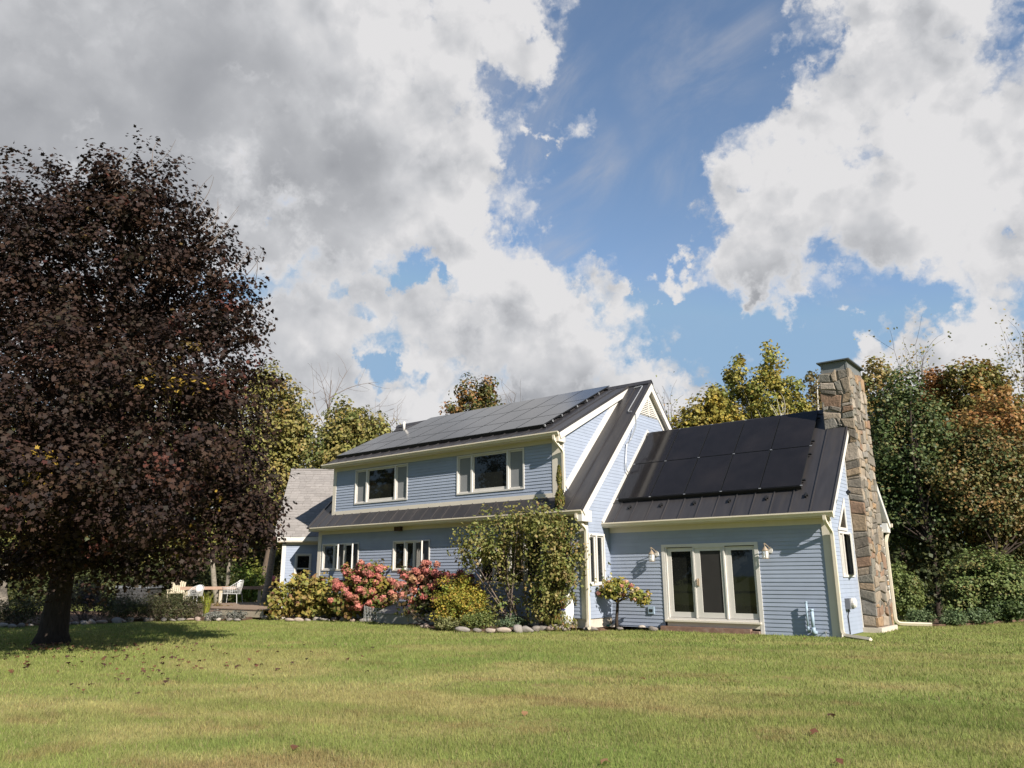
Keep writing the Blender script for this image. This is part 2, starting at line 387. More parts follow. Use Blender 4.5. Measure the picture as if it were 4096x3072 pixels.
def np_mesh(name, V, nper, mat, cols=None, smooth=False):
    """faces of nper corners each, made of consecutive rows of V; one colour for each face"""
    V = np.asarray(V, np.float32); nf = len(V)//nper
    me = bpy.data.meshes.new(name)
    me.vertices.add(len(V)); me.vertices.foreach_set('co', V.ravel())
    me.loops.add(len(V)); me.loops.foreach_set('vertex_index', np.arange(len(V), dtype=np.int32))
    me.polygons.add(nf); me.polygons.foreach_set('loop_start', np.arange(0, len(V), nper, dtype=np.int32))
    if cols is not None:
        a = me.attributes.new('col', 'FLOAT_COLOR', 'FACE')
        c = np.ones((nf, 4), np.float32); c[:, :3] = cols; a.data.foreach_set('color', c.ravel())
    me.update(calc_edges=True); me.materials.append(mat)
    return me
def unit(a): return a/(np.linalg.norm(a, axis=-1, keepdims=True)+1e-9)
def vnoise(x, y, seed=0):
    xi = np.floor(x).astype(np.int64); yi = np.floor(y).astype(np.int64); fx = x-xi; fy = y-yi
    fx = fx*fx*(3-2*fx); fy = fy*fy*(3-2*fy)
    def h(a, b):
        n = (a*374761393+b*668265263+seed*1442695041) & 0xffffffff
        n = ((n ^ (n >> 13))*1274126177) & 0xffffffff
        return ((n ^ (n >> 16)) & 0xffff)/65535.0
    return (h(xi, yi)*(1-fx)+h(xi+1, yi)*fx)*(1-fy)+(h(xi, yi+1)*(1-fx)+h(xi+1, yi+1)*fx)*fy
def fbm(x, y, seed=0, oct=4):
    v = 0; a = .5; s = 0
    for i in range(oct): v = v+a*vnoise(x*2**i, y*2**i, seed+i); s += a; a *= .5
    return v/s

# ------------------------------------------------------------------ ground
def lawn_colour(x, y):
    c, s = math.cos(.35), math.sin(.35)
    u = x*c+y*s; v = -x*s+y*c
    dry = fbm(u*.38, v*1.05, 3, 5); dry = np.clip((dry-.45)/.17, 0, 1)
    near = np.clip(1-(np.hypot(x-2, y+14)-3)/18, .25, 1)
    lush = np.clip((fbm(x*.5, y*.5, 31, 3)-.52)/.2, 0, 1)
    fine = (.6*fbm(x*3.1, y*3.1, 9, 3)+.4*fbm(x*9.0, y*9.0, 19, 2))[..., None]
    g1 = np.array((.200, .226, .066)); g2 = np.array((.335, .280, .122)); g3 = np.array((.145, .200, .048))
    d = (dry*near)[..., None]*.72
    bare = (np.clip((fbm(u*1.3+5, v*2.6, 57, 3)-.66)/.08, 0, 1)*near)[..., None]*.6
    col = g1*(1-d)+g2*d
    col = col*(1-lush[..., None]*.5)+g3*lush[..., None]*.5
    col = col*(1-bare)+np.array((.225, .155, .075))*bare
    return col*(.72+.60*fine)
def axis(lo, hi, step, far):
    a = list(np.arange(lo, hi+1e-6, step)); d = step; b = hi; c = lo; up = []; dn = []
    while b < far: d *= 1.6; b += d; c -= d; up.append(b); dn.append(c)
    return np.array(dn[::-1]+a+up)
gx = axis(-45, 22, .5, 900); gy = axis(-22, 30, .5, 900)
XX, YY = np.meshgrid(gx, gy)
gv = np.stack([XX.ravel(), YY.ravel(), np.zeros(XX.size)], 1)
near_m = (np.abs(XX) < 45) & (np.abs(YY) < 40)
gv[:, 2] = ((fbm(XX*.25, YY*.25, 21, 2)-.5)*.05*near_m).ravel()-.03
nx = len(gx)
ii, jj = np.meshgrid(np.arange(len(gx)-1), np.arange(len(gy)-1))
a0 = (jj*nx+ii).ravel()
quads = np.stack([a0, a0+1, a0+nx+1, a0+nx], 1)
gme = bpy.data.meshes.new('lawn'); gme.from_pydata(gv.tolist(), [], quads.tolist())
ca = gme.attributes.new('col', 'FLOAT_COLOR', 'POINT')
gc = np.ones((len(gv), 4), np.float32); gc[:, :3] = lawn_colour(XX.ravel(), YY.ravel())*.86; ca.data.foreach_set('color', gc.ravel())
gme.materials.append(LAWNM)
tag(link('lawn', gme), kind='structure')
def ground_z(x, y): return (fbm(np.asarray(x)*.25, np.asarray(y)*.25, 21, 2)-.5)*.05-.03
def bed(name, pts, z=.035):
    mb = MB(); n = len(pts)
    mb.add([(p[0], p[1], z) for p in pts]+[(p[0], p[1], -.05) for p in pts], [tuple(range(n))]+[(i, i+n, (i+1) % n+n, (i+1) % n) for i in range(n)])
    return tag(obj(name, mb, SOIL), kind='structure')
def ground_pts(l): return [G(*p)[:2] for p in l]
ROW_LILAC = [(1805, 2518), (1850, 2524), (1908, 2525), (1963, 2526), (2013, 2526), (2070, 2525), (2105, 2524), (2145, 2521), (2172, 2518), (2202, 2520), (2232, 2518), (2262, 2518), (2287, 2515)]
ROW_HYD = [(1065, 2476), (1117, 2476), (1160, 2484), (1195, 2483), (1230, 2483), (1267, 2480), (1300, 2483), (1337, 2482), (1377, 2483), (1410, 2485), (1450, 2485), (1487, 2485)]
ROW_DECK = [(405, 2493), (465, 2490), (485, 2488), (520, 2485), (590, 2483), (605, 2483), (655, 2482), (690, 2482), (725, 2480), (760, 2480), (790, 2480), (830, 2481), (875, 2482), (918, 2482), (950, 2483)]
ROW_TRUNK = [(14, 2507), (50, 2510), (85, 2507), (122, 2503), (265, 2499), (300, 2498), (335, 2497), (365, 2495)]
p1 = ground_pts([(1035, 2474)]+[(a, b-3) for a, b in ROW_HYD]+[(1560, 2492), (1660, 2500), (1740, 2518)]+[(a, b-2) for a, b in ROW_LILAC]+[(2345, 2520)])
bed('garden_bed', p1+[(-6.0, -1.36), (-19.6, -1.36)])
bed('garden_bed', [(-6.42, -1.2), (-6.42, -.01), (-4.75, -.01)]+ground_pts([(2640, 2506), (2500, 2514), (2400, 2518), (2350, 2517)]))
p3 = ground_pts([(a, b-3) for a, b in ROW_TRUNK+ROW_DECK]); bed('garden_bed', p3+[(-20.2, -3.0), (-30, -3.0), (-36, -8)])
bed('garden_bed', [(.42, 5.9)]+ground_pts([(3650, 2500), (3760, 2502), (3900, 2496), (4090, 2482)])+[(6, 17), (.42, 17)])

# grass blades
def grass(n, x0, x1, y0, y1, h, w, keep):
    x = rng.uniform(x0, x1, n); y = rng.uniform(y0, y1, n); k = keep(x, y); x = x[k]; y = y[k]; n = len(x)
    c = lawn_colour(x, y)*rng.uniform(.80, 1.25, (n, 1))*rng.uniform(.94, 1.06, (n, 3)); straw = rng.random(n) < .10
    c[straw] = np.array((.30, .245, .13))*rng.uniform(.7, 1.1, (straw.sum(), 1))
    hh = h*rng.uniform(.45, 1.4, n)*(.55+.9*fbm(x*1.6, y*1.6, 77, 3)); an = rng.uniform(0, 2*math.pi, n); le = rng.uniform(.1, .9, n)*hh; la = rng.uniform(0, 2*math.pi, n)
    z = ground_z(x, y)-.004
    b = np.stack([x, y, z], 1); s = np.stack([np.cos(an), np.sin(an), np.zeros(n)], 1)*(w/2)
    tip = b+np.stack([np.cos(la)*le, np.sin(la)*le, hh], 1)
    return np.stack([b-s, b+s, tip], 1).reshape(-1, 3), c
def in_view(x, y, margin=.30):
    q = np.stack([x-CAM[0], y-CAM[1], np.full_like(x, -CAM[2])], 1)
    z = q@FWD; u = q@RIGHT/z; v = -(q@UP)/z
    keep = (np.abs(u) < .72) | (rng.random(len(x)) < .6)
    return (z > 1) & (np.abs(u) < .677+margin) & (v < .51+margin) & keep
def not_bed(x, y):
    k = ~((y > -1.4) & (x < -6.0) & (x > -20)) & ~((y > -.1) & (x > -6.6) & (x < .45) & (y < 5.5))
    poly = np.array(p1+[(-6.0, -1.3), (-19.6, -1.3)])
    for poly in (poly, np.array(p3+[(-20.2, -3.0), (-30, -3.0), (-36, -8)])):
        ins = np.zeros(len(x), bool); m = len(poly)
        for i in range(m):
            (ax, ay), (bx, by) = poly[i], poly[(i+1) % m]
            c = ((ay > y) != (by > y)) & (x < (bx-ax)*(y-ay)/(by-ay+1e-12)+ax); ins ^= c
        k &= ~ins
    return k
def dist(x, y): return np.hypot(x-CAM[0], y-CAM[1])
parts = []
parts.append(grass(640000, -7, 9.5, -19, -8, .044, .0065, lambda x, y: in_view(x, y) & (dist(x, y) < 11)))
parts.append(grass(640000, -21, 11, -19, 2, .048, .011, lambda x, y: in_view(x, y) & (dist(x, y) >= 11) & (dist(x, y) < 18) & not_bed(x, y)))
parts.append(grass(480000, -28, 11, -17, 10, .05, .018, lambda x, y: in_view(x, y) & (dist(x, y) >= 18) & (dist(x, y) < 30) & not_bed(x, y)))
gV = np.concatenate([p[0] for p in parts]); gC = np.concatenate([p[1] for p in parts])
tag(link('grass', np_mesh('grass', gV, 3, GRASSM, gC)), 'short mown grass with dry straw patches', 'grass', kind='stuff')

# ------------------------------------------------------------------ the house
XA, XW = 0.0, -6.43                     # right end of the low wing, right end of the tall block
XL = -18.68; YM = -1.334; RY, RZ, RS = 2.82, 7.98, 1.017
YD = -1.30; DX0, DX1 = -17.99, -7.19
ARY, ARZ, ARS = 2.66, 6.12, 1.043; AD = 5.32
house = thing('house', 'blue clapboard house with dark metal roofs, cream trim and a stone chimney', 'house', (-8.0, 0, 0))
Z3 = (0, 0, 1)
FA = frame((0, 0, 0), (1, 0, 0), Z3, (0, -1, 0))           # low wing front: u = x
FG = frame((0, 0, 0), (0, 1, 0), Z3, (1, 0, 0))            # low wing gable: u = y
FM = frame((0, YM, 0), (1, 0, 0), Z3, (0, -1, 0))          # tall block front
FMG = frame((XW, 0, 0), (0, 1, 0), Z3, (1, 0, 0))          # tall block gable
FD = frame((0, YD, 0), (1, 0, 0), Z3, (0, -1, 0))          # dormer front
FDS = frame((DX1, 0, 0), (0, 1, 0), Z3, (1, 0, 0))         # dormer side
S2 = math.sqrt(.5)
FW = frame((-18.68, .8, 0), (S2, S2, 0), Z3, (S2, -S2, 0)) # angled wing wall
def roof_z(y): return RZ-RS*abs(RY-y)
def dorm_z(y): return 5.70+.508*(y+1.63)
def add_z(y): return ARZ-ARS*abs(ARY-y)

def wall(poly, ext, mat=SHEATH):
    mb = MB(); mb.prism(poly, ext); return obj('wall', mb, mat, house)
w_add = wall([(XW, .10, 0), (-.10, .10, 0), (-.10, .10, 2.95), (XW, .10, 2.95)], (0, .08, 0))
w_gab = wall([(-.10, .18, 0), (-.10, AD-.02, 0), (-.10, AD-.02, 2.9), (-.10, ARY, add_z(ARY)-.2), (-.10, .18, 2.9)], (-.06, 0, 0))
w_main = wall([(XL, YM+.10, 0), (XW-.1, YM+.10, 0), (XW-.1, YM+.10, 3.2), (XL, YM+.10, 3.2)], (0, .06, 0))
w_mg = wall([(XW-.10, YM+.16, 0), (XW-.10, RY*2-YM, 0), (XW-.10, RY*2-YM, 3.4), (XW-.10, RY, RZ-.2), (XW-.10, YM+.16, 3.4)], (-.06, 0, 0))
w_left = wall([(XL+.02, YM+.16, 0), (XL+.02, RY*2-YM, 0), (XL+.02, RY*2-YM, 3.4), (XL+.02, RY, RZ-.2), (XL+.02, YM+.16, 3.4)], (.08, 0, 0), SIDING)
w_d = wall([(DX0, YD+.10, 3.6), (DX1-.1, YD+.10, 3.6), (DX1-.1, YD+.10, 5.6), (DX0, YD+.10, 5.6)], (0, .06, 0))
w_ds = wall([(DX1-.10, YD+.16, 3.9), (DX1-.10, 2.6, 7.75), (DX1-.10, YD+.16, 5.75)], (-.05, 0, 0))
w_wing = wall([FW(-3.1, 0, -.1), FW(1.5, 0, -.1), FW(1.5, 2.9, -.1), FW(-3.1, 2.9, -.1)], FW(0, 0, -.06)-FW(0, 0, 0))
wall([FW(-3.12, 0, -.17), FW(-3.12, 2.9, -.17), FW(-3.12, 6.0, -3.1), FW(-3.12, 2.9, -6.2), FW(-3.12, 0, -6.2)], FW(.08, 0, 0)-FW(0, 0, 0), SIDING)
wall([(XW, AD-.1, 0), (-.16, AD-.1, 0), (-.16, AD-.1, 2.95), (XW, AD-.1, 2.95)], (0, .08, 0), SIDING)

# clapboards: one board for each course, cut at openings and gable slopes
BOARDS = []
EXP = .1016
def clap(par, fr, z0, z1, ua, ub, holes=(), th=.018):
    """ua(z), ub(z): ends of the course at a height"""
    z = z0
    while z < z1-.02:
        zt = min(z+EXP, z1); zm = (z+zt)/2
        lo, hi = ua(zm), ub(zm); segs = [(lo, hi)]; extra = []
        for h0, h1, hz0, hz1 in holes:
            if zt > hz0+.01 and z < hz1-.01:
                ns = []
                for a, b in segs:
                    if h1 <= a or h0 >= b: ns.append((a, b)); continue
                    if zt > hz1+.01: extra.append((max(a, h0), min(b, h1), max(z, hz1), zt))
                    elif z < hz0-.01: extra.append((max(a, h0), min(b, h1), z, hz0))
                    if h0 > a+.02: ns.append((a, h0))
                    if h1 < b-.02: ns.append((h1, b))
                segs = ns
        cutup = []
        for a, b in segs:
            while b-a > 4.6 and rnd.random() < .8:
                c = rnd.uniform(2.2, 4.2); cutup.append((a, a+c)); a = a+c
            cutup.append((a, b))
        for a, b in cutup:
            if b-a < .03: continue
            a0, a1 = (ua(z), ua(zt)) if a == lo else (a, a); b0, b1 = (ub(z), ub(zt)) if b == hi else (b, b)
            t = th+rnd.uniform(-.0015, .0015); dz = rnd.uniform(-.002, .002)
            if b != hi and b-a > 1: b0 -= .002; b1 -= .002
            mb = MB(); mb.hexa([fr(a0, z+dz, t), fr(b0, z+dz, t), fr(b0, z+dz, -.02), fr(a0, z+dz, -.02),
                                fr(a1, zt+.004, .003), fr(b1, zt+.004, .003), fr(b1, zt+.004, -.02), fr(a1, zt+.004, -.02)])
            BOARDS.append((b-a, par, mb))
        for a, b, c, d in extra:
            if b-a > .03 and d-c > .01:
                f0, f1 = (c-z)/(zt-z), (d-z)/(zt-z); mb = MB(); n0_, n1_ = th-(th-.003)*f0, th-(th-.003)*f1
                mb.hexa([fr(a, c, n0_), fr(b, c, n0_), fr(b, c, -.02), fr(a, c, -.02), fr(a, d, n1_), fr(b, d, n1_), fr(b, d, -.02), fr(a, d, -.02)])
                BOARDS.append((.01, par, mb))
        z = zt
k_ = lambda v: (lambda z: v)
H_DOOR = [(-4.70, -1.87, 0, 2.32)]
clap(w_add, FA, -.03, 2.71, k_(XW), k_(-.19), H_DOOR+[(-5.215, -5.02, .41, .61)])
clap(w_gab, FG, .0, 5.9, k_(.10), lambda z: min(2.03, 9), [(.67, 1.71, 1.40, 2.56), (.67, 1.46, 2.56, 3.43)]) if False else None
def gab_lo(z): return .10 if z < 2.75 else max(.10, ARY-(ARZ-.10-z)/ARS)
clap(w_gab, FG, .0, 5.35, gab_lo, k_(2.04), [(.66, 1.72, 1.40, 2.56)], th=.011)
clap(w_gab, FG, .0, 4.8, k_(3.64), lambda z: (AD-.12 if z < 2.75 else ARY+(ARZ-.10-z)/ARS), th=.011)
W_LOW = [(-18.40, -16.29, 1.70, 2.70), (-14.47, -12.66, 1.66, 2.69), (-10.46, -7.96, 1.20, 2.69)]
clap(w_main, FM, .30, 3.05, k_(XL+.2), k_(XW-.17), W_LOW)
W_DOR = [(-16.70, -13.86, 4.10, 5.40), (-11.50, -8.64, 4.10, 5.41)]
clap(w_d, FD, 3.90, 5.43, k_(DX0+.18), k_(DX1-.37), W_DOR)
def mg_lo(z): return YM+.12 if z < 3.2 else RY-(RZ-.25-z)/RS
def mg_hi(z): return 0.0 if z < 2.95 else (RY+(RZ-.25-z)/RS)
clap(w_mg, FMG, .29, 6.76, mg_lo, lambda z: (0.0 if z < 2.9 else min(mg_hi(z), (ARY-(ARZ-.02-z)/ARS) if z < ARZ else 99)), [(-1.20, -.33, 1.19, 2.67)], th=.011)
def ds_hi(z): return RY-(RZ-.12-z)/RS
def ds_lo(z): return YD+.06 if z < dorm_z(YD)-.15 else -1.63+(z+.13-5.70)/.508
clap(w_ds, FDS, 3.95, 7.4, ds_lo, ds_hi, th=.011)
clap(w_wing, FW, .2, 2.78, k_(-2.98), k_(.75), [(-2.60, -1.95, 1.2, 2.39)], th=.012)
BOARDS.sort(key=lambda b: -b[0])
NB = 292
for L_, par, mb in BOARDS[:NB]: obj('clapboard', mb, SIDING, par)
rest = {}
for L_, par, mb in BOARDS[NB:]:
    r = rest.setdefault(par.name, (par, MB()))[1]; r.add(mb.v, mb.f)
for par, mb in rest.values(): tag(obj('short_clapboards', mb, SIDING, par), kind='stuff')

# trim boards
def trim(name, mbf, mat=CREAM, parent=None):
    mb = MB(); mbf(mb); return obj(name, mb, mat, parent or house)
def T(fr, u0, u1, v0, v1, n1=.028, n0=-.06, name='trim_board', mat=CREAM): return trim(name, lambda m: m.fbox(fr, u0, u1, v0, v1, n0, n1), mat)
T(FA, -.19, .028, -.04, 2.86, name='corner_board'); T(FG, .0, .10, .0, 2.86, .026, -.02, name='corner_board', mat=WHITE)
T(FA, XW+.03, -.19, 2.71, 2.87, .024, name='frieze_board')
T(FG, AD-.12, AD, 0, 2.8, .028, name='corner_board', mat=WHITE)
T(FG, 2.0, 2.04, .0, 5.2, .022, name='trim_board', mat=WHITE)
T(FM, XL-.0, XL+.20, .25, 3.16, name='corner_board'); T(FM, XW-.17, XW+.028, .27, 3.16, name='corner_board')
T(FM, XL+.20, XW-.17, 3.05, 3.18, .024, name='frieze_board')
T(FMG, YM, YM+.12, .27, 3.25, .026, -.02, name='corner_board', mat=WHITE)
T(FMG, -.03, .0, .27, 2.95, .02, -.02, name='trim_board', mat=SIDING)
T(FD, DX0, DX0+.18, 3.66, 5.56, name='corner_board'); T(FD, DX1-.37, DX1-.02, 3.66, 5.56, name='corner_board')
T(FD, DX0+.18, DX1-.37, 3.66, 3.90, .026, name='skirt_board'); T(FD, DX0+.18, DX1-.37, 5.43, 5.57, .024, name='frieze_board')
T(FDS, YD, YD+.06, 3.9, 5.6, .026, -.02, name='corner_board', mat=WHITE)
T(FW, -3.13, -2.98, .0, 2.78, name='corner_board', mat=WHITE); T(FW, -2.98, 1.0, 2.74, 2.86, .022, name='frieze_board')
T(FW, -3.3, 1.0, 2.88, 3.04, .26, .16, name='fascia_board', mat=WHITE); T(FW, -3.3, 1.0, 2.84, 2.88, .24, -.02, name='soffit_board', mat=CREAM)
# concrete foundations
trim('foundation', lambda m: m.box(XL+.05, XW-.03, YM+.03, 6.9, -.2, .29), CONC)
trim('foundation', lambda m: m.box(XW-.05, -.06, .05, AD-.05, -.25, -.03), CONC)
# dark brown flashing under the dormer skirt, and the sloping boards on gable walls
trim('flashing', lambda m: m.fbox(FD, DX0-.02, DX1+.02, 3.62, 3.665, -.02, .06), BROWN)
def slope_board(fr, y0, z0, y1, z1, w, n0, n1, name, mat):
    d = np.array((y1-y0, z1-z0)); d = d/np.linalg.norm(d); p = np.array((d[1], -d[0]))*w
    mb = MB(); poly = [fr(y0, z0, n0), fr(y1, z1, n0), fr(y1+p[0], z1+p[1], n0), fr(y0+p[0], z0+p[1], n0)]
    mb.prism(poly, fr(0, 0, n1)-fr(0, 0, n0)); return obj(name, mb, mat, house)
# tall block: rake boards either side of the ridge, soffits behind them
OV = .20
slope_board(FMG, -1.74, roof_z(-1.74)-.05, RY, RZ-.05, .20, OV-.03, OV, 'rake_board', WHITE)
slope_board(FMG, RY, RZ-.05, RY*2+1.74, roof_z(RY*2+1.74)-.05, .20, OV-.034, OV-.004, 'rake_board', WHITE)
slope_board(FMG, -1.5, roof_z(-1.5)-.22, RY, RZ-.22, .03, -.02, OV-.035, 'soffit_board', CREAM)
slope_board(FMG, RY, RZ-.22, RY*2+1.5, roof_z(RY*2+1.5)-.22, .03, -.02, OV-.039, 'soffit_board', CREAM)
slope_board(FMG, -1.20, roof_z(-1.20)-.27, RY-.02, RZ-.29, .16, -.02, .03, 'trim_board', WHITE)
slope_board(FMG, RY+.02, RZ-.29, RY*2+1.2, roof_z(RY*2+1.2)-.27, .16, -.02, .027, 'trim_board', WHITE)
trim('cornice_return', lambda m: m.fbox(FMG, -1.74, YM+.12, roof_z(-1.74)-.36, roof_z(-1.74)-.04, -.01, OV-.036), WHITE)
# louvre in the peak
lv = trim('gable_louver', lambda m: m.prism([FMG(RY-.80, 6.765, .0), FMG(RY+.80, 6.765, .0), FMG(RY+.05, 7.50, .0), FMG(RY-.05, 7.50, .0)], (.02, 0, 0)), WHITE)
z = 6.80
while z < 7.42:
    hw = (7.46-z)*.95
    for a, b in ((-hw, -.03), (.03, hw)):
        mb = MB(); mb.hexa([FMG(RY+a, z, .05), FMG(RY+b, z, .05), FMG(RY+b, z, .02), FMG(RY+a, z, .02), FMG(RY+a*.94, z+.035, .022), FMG(RY+b*.94 if b > .05 else RY+b, z+.035, .022), FMG(RY+b, z+.035, .02), FMG(RY+a, z+.035, .02)])
        obj('louver_slat', mb, WHITE, lv)
    z += .066
mb = MB(); mb.fbox(FMG, RY-.03, RY+.03, 6.78, 7.48, .02, .055); obj('mullion', mb, WHITE, lv)
# addition flashing board up the tall block's wall, dormer skirt up the main slope, dormer rake
slope_board(FMG, -.44, add_z(-.44)+.17, ARY+.04, ARZ+.17, .16, -.02, .035, 'flashing_board', WHITE)
slope_board(FDS, -1.25, roof_z(-1.25)+.30, 2.02, roof_z(2.02)+.30, .27, -.02, .035, 'skirt_board', WHITE)
slope_board(FDS, -1.63, dorm_z(-1.63)-.05, 2.80, dorm_z(2.80)-.05, .19, .10, .13, 'rake_board', WHITE)
slope_board(FDS, -1.50, dorm_z(-1.50)-.21, 2.5, dorm_z(2.5)-.21, .03, -.02, .098, 'soffit_board', CREAM)
trim('cornice_return', lambda m: m.fbox(FDS, -1.63, YD+.02, 5.40, 5.64, -.02, .096), CREAM)
# addition rakes
slope_board(FG, -.36, add_z(-.36)-.04, ARY, ARZ-.04, .15, OV-.03, OV, 'rake_board', WHITE)
slope_board(FG, ARY, ARZ-.04, AD+.36, add_z(AD+.36)-.04, .15, OV-.033, OV-.003, 'rake_board', WHITE)
slope_board(FG, -.2, add_z(-.2)-.18, ARY, ARZ-.18, .02, -.02, OV-.035, 'soffit_board', CREAM)
slope_board(FG, ARY, ARZ-.18, AD+.3, add_z(AD+.3)-.18, .02, -.02, OV-.038, 'soffit_board', CREAM)
trim('cornice_return', lambda m: m.fbox(FG, AD, AD+.36, 2.70, 2.98, -.3, OV-.036), WHITE)
# soffits along the eaves
trim('soffit_board', lambda m: m.box(XW+.03, OV-.04, -.34, .02, 2.862, 2.885), CREAM)
trim('soffit_board', lambda m: m.box(XL-.2, XW+OV-.04, YM-.34, YM+.02, 3.175, 3.20), CREAM)
trim('soffit_board', lambda m: m.box(DX0-.3, DX1+.10, YD-.30, YD+.02, 5.562, 5.585), CREAM)
trim('fascia_board', lambda m: m.box(XW+.0, OV-.035, -.36, -.335, 2.85, 2.99), CREAM)
trim('fascia_board', lambda m: m.box(XL-.2, XW+OV-.035, YM-.36, YM-.335, 3.16, 3.30), CREAM)
trim('fascia_board', lambda m: m.box(DX0-.3, DX1+.098, YD-.325, YD-.298, 5.55, 5.68), CREAM)
# gutters: a K shaped trough
def gutter(x0, x1, y, z):
    prof = [(0, -.115), (-.055, -.115), (-.075, -.07), (-.10, -.035), (-.10, 0), (-.085, 0), (-.085, -.02), (-.012, -.02), (-.012, 0), (0, 0)]
    mb = MB(); mb.prism([(x0, y+a, z+b) for a, b in prof], (x1-x0, 0, 0)); return obj('gutter', mb, GUTTER, house)
gutter(XW-.02, .235, -.362, 2.995); gutter(-18.70, XW+.17, YM-.362, 3.305); gutter(-18.30, -7.07, YD-.327, 5.70)
mb = MB(); mb.prism([(-6.4, AD+.362-a, 2.98+b) for a, b in [(0, -.115), (-.055, -.115), (-.10, -.035), (-.10, 0), (0, 0)]], (6.4+.235, 0, 0)); obj('gutter', mb, GUTTER, house)
# downspouts
def downspout(pts, r=.04):
    mb = MB(); mb.tube(pts, r, 4, True, True); return obj('downspout', mb, GUTTER, house)
def curve(pts, n=5):
    pts = [np.array(p, float) for p in pts]; out = [pts[0]]
    for i in range(1, len(pts)-1):
        a = pts[i]+(pts[i-1]-pts[i])*min(.35, .10/np.linalg.norm(pts[i-1]-pts[i]+1e-9)); b = pts[i]+(pts[i+1]-pts[i])*min(.35, .10/np.linalg.norm(pts[i+1]-pts[i]+1e-9))
        for k in range(n+1):
            t = k/n; out.append((1-t)**2*a+2*t*(1-t)*pts[i]+t*t*b)
    return out+[pts[-1]]
downspout(curve([(.02, -.41, 2.89), (.02, -.41, 2.76), (.065, -.075, 2.50), (.065, -.075, .13), (.13, -.13, .035), (.84, -.68, .012)]))
downspout(curve([(XW-.02, YM-.41, 3.20), (XW-.02, YM-.41, 3.06), (XW+.07, YM-.07, 2.78), (XW+.07, YM-.07, .22), (XW+.16, YM-.2, .10), (XW+.25, YM-.32, .06)]))
downspout(curve([(DX1-.05, YD-.37, 5.59), (DX1-.05, YD-.37, 5.44), (DX1+.06, YD-.055, 5.12), (DX1+.06, YD-.055, 3.95)]))
downspout(curve([(.08, AD+.41, 2.86), (.08, AD+.41, 2.72), (.07, AD+.07, 2.45), (.07, AD+.07, .14), (.15, AD+.10, .05), (.95, AD+.44, .03)]))

# ------------------------------------------------------------------ roofs
def roof_slab(name, pts, th, mat=METAL):
    mb = MB(); a = [np.array(p, float) for p in pts]; n = np.cross(a[1]-a[0], a[2]-a[0]); n = n/np.linalg.norm(n)
    if n[2] < 0: n = -n
    mb.prism([p-n*th for p in a], n*th); return obj(name, mb, mat, house)
def slope_frame(y0, z0, s):
    c = 1/math.hypot(1, s); return frame((0, y0, z0), (1, 0, 0), (0, c, s*c), (0, -s*c, c)), math.hypot(1, s)
r_main = roof_slab('roof', [(XL-.24, -1.78, roof_z(-1.78)), (XW+OV, -1.78, roof_z(-1.78)), (XW+OV, RY, RZ), (XL-.24, RY, RZ)], .05)
roof_slab('roof', [(XL-.24, RY, RZ), (XW+OV-.004, RY, RZ), (XW+OV-.004, RY*2+1.78, roof_z(-1.78)), (XL-.24, RY*2+1.78, roof_z(-1.78))], .05)
r_dorm = roof_slab('roof', [(DX0-.30, YD-.36, dorm_z(YD-.36)), (DX1+.13, YD-.36, dorm_z(YD-.36)), (DX1+.13, RY, dorm_z(RY)), (DX0-.30, RY, dorm_z(RY))], .045)
r_add = roof_slab('roof', [(XW-.02, -.38, add_z(-.38)), (OV, -.38, add_z(-.38)), (OV, ARY, ARZ), (XW-.02, ARY, ARZ)], .04)
roof_slab('roof', [(XW-.02, ARY, ARZ), (OV-.004, ARY, ARZ), (OV-.004, AD+.38, add_z(-.38)), (XW-.02, AD+.38, add_z(-.38))], .04)
def pans(parent, fr, u0, u1, v0f, v1f, w, start):
    u = start
    while u > u0+.05:
        a, b = max(u-w, u0), min(u, u1); v0, v1 = v0f((a+b)/2), v1f((a+b)/2)
        if v1-v0 > .05:
            mb = MB(); h = rnd.uniform(.0, .002)
            mb.fbox(fr, a+.012, b-.012, v0, v1, .001, .006+h); mb.fbox(fr, b-.012, b+.012, v0, v1, .001, .036)
            obj('metal_panel', mb, METAL, parent)
        u -= w
fm, lm = slope_frame(-1.78, roof_z(-1.78), RS)
def main_v1(u): return (YD-.03+1.78)*lm if DX0-.02 < u < DX1+.04 else (RY-.02+1.78)*lm
pans(r_main, fm, XL-.24, XW+OV, k_(0.0), main_v1, .50, XW+OV-.03)
fd, ld = slope_frame(YD-.36, dorm_z(YD-.36), .508)
pans(r_dorm, fd, DX0-.30, DX1+.13, k_(0.0), k_((RY-YD+.36)*ld-.01), .50, DX1+.10)
fa, la = slope_frame(-.38, add_z(-.38), ARS)
pans(r_add, fa, XW+.04, OV, k_(0.0), k_((ARY+.38)*la-.01), .521, OV-.02)
def cap(x0, x1, y, z, s):
    mb = MB(); mb.prism([(x0, y-.12, z-.12*s+.02), (x0, y, z+.03), (x0, y+.12, z-.12*s+.02), (x0, y+.12, z-.12*s+.045), (x0, y, z+.055), (x0, y-.12, z-.12*s+.045)], (x1-x0, 0, 0))
    obj('ridge_cap', mb, METAL, house)
cap(XL-.25, XW+OV+.01, RY, RZ+.02, RS); cap(XW+.03, -.45, ARY, ARZ+.005, ARS)
# snow guards along the low eave of the addition
for i in range(7):
    x = -5.72+i*1.04; mb = MB(); mb.fbox(fa, x-.05, x+.05, .66, .72, .006, .05); mb.fbox(fa, x-.018, x+.018, .60, .74, .006, .075); obj('snow_guard', mb, BLACKP, r_add)
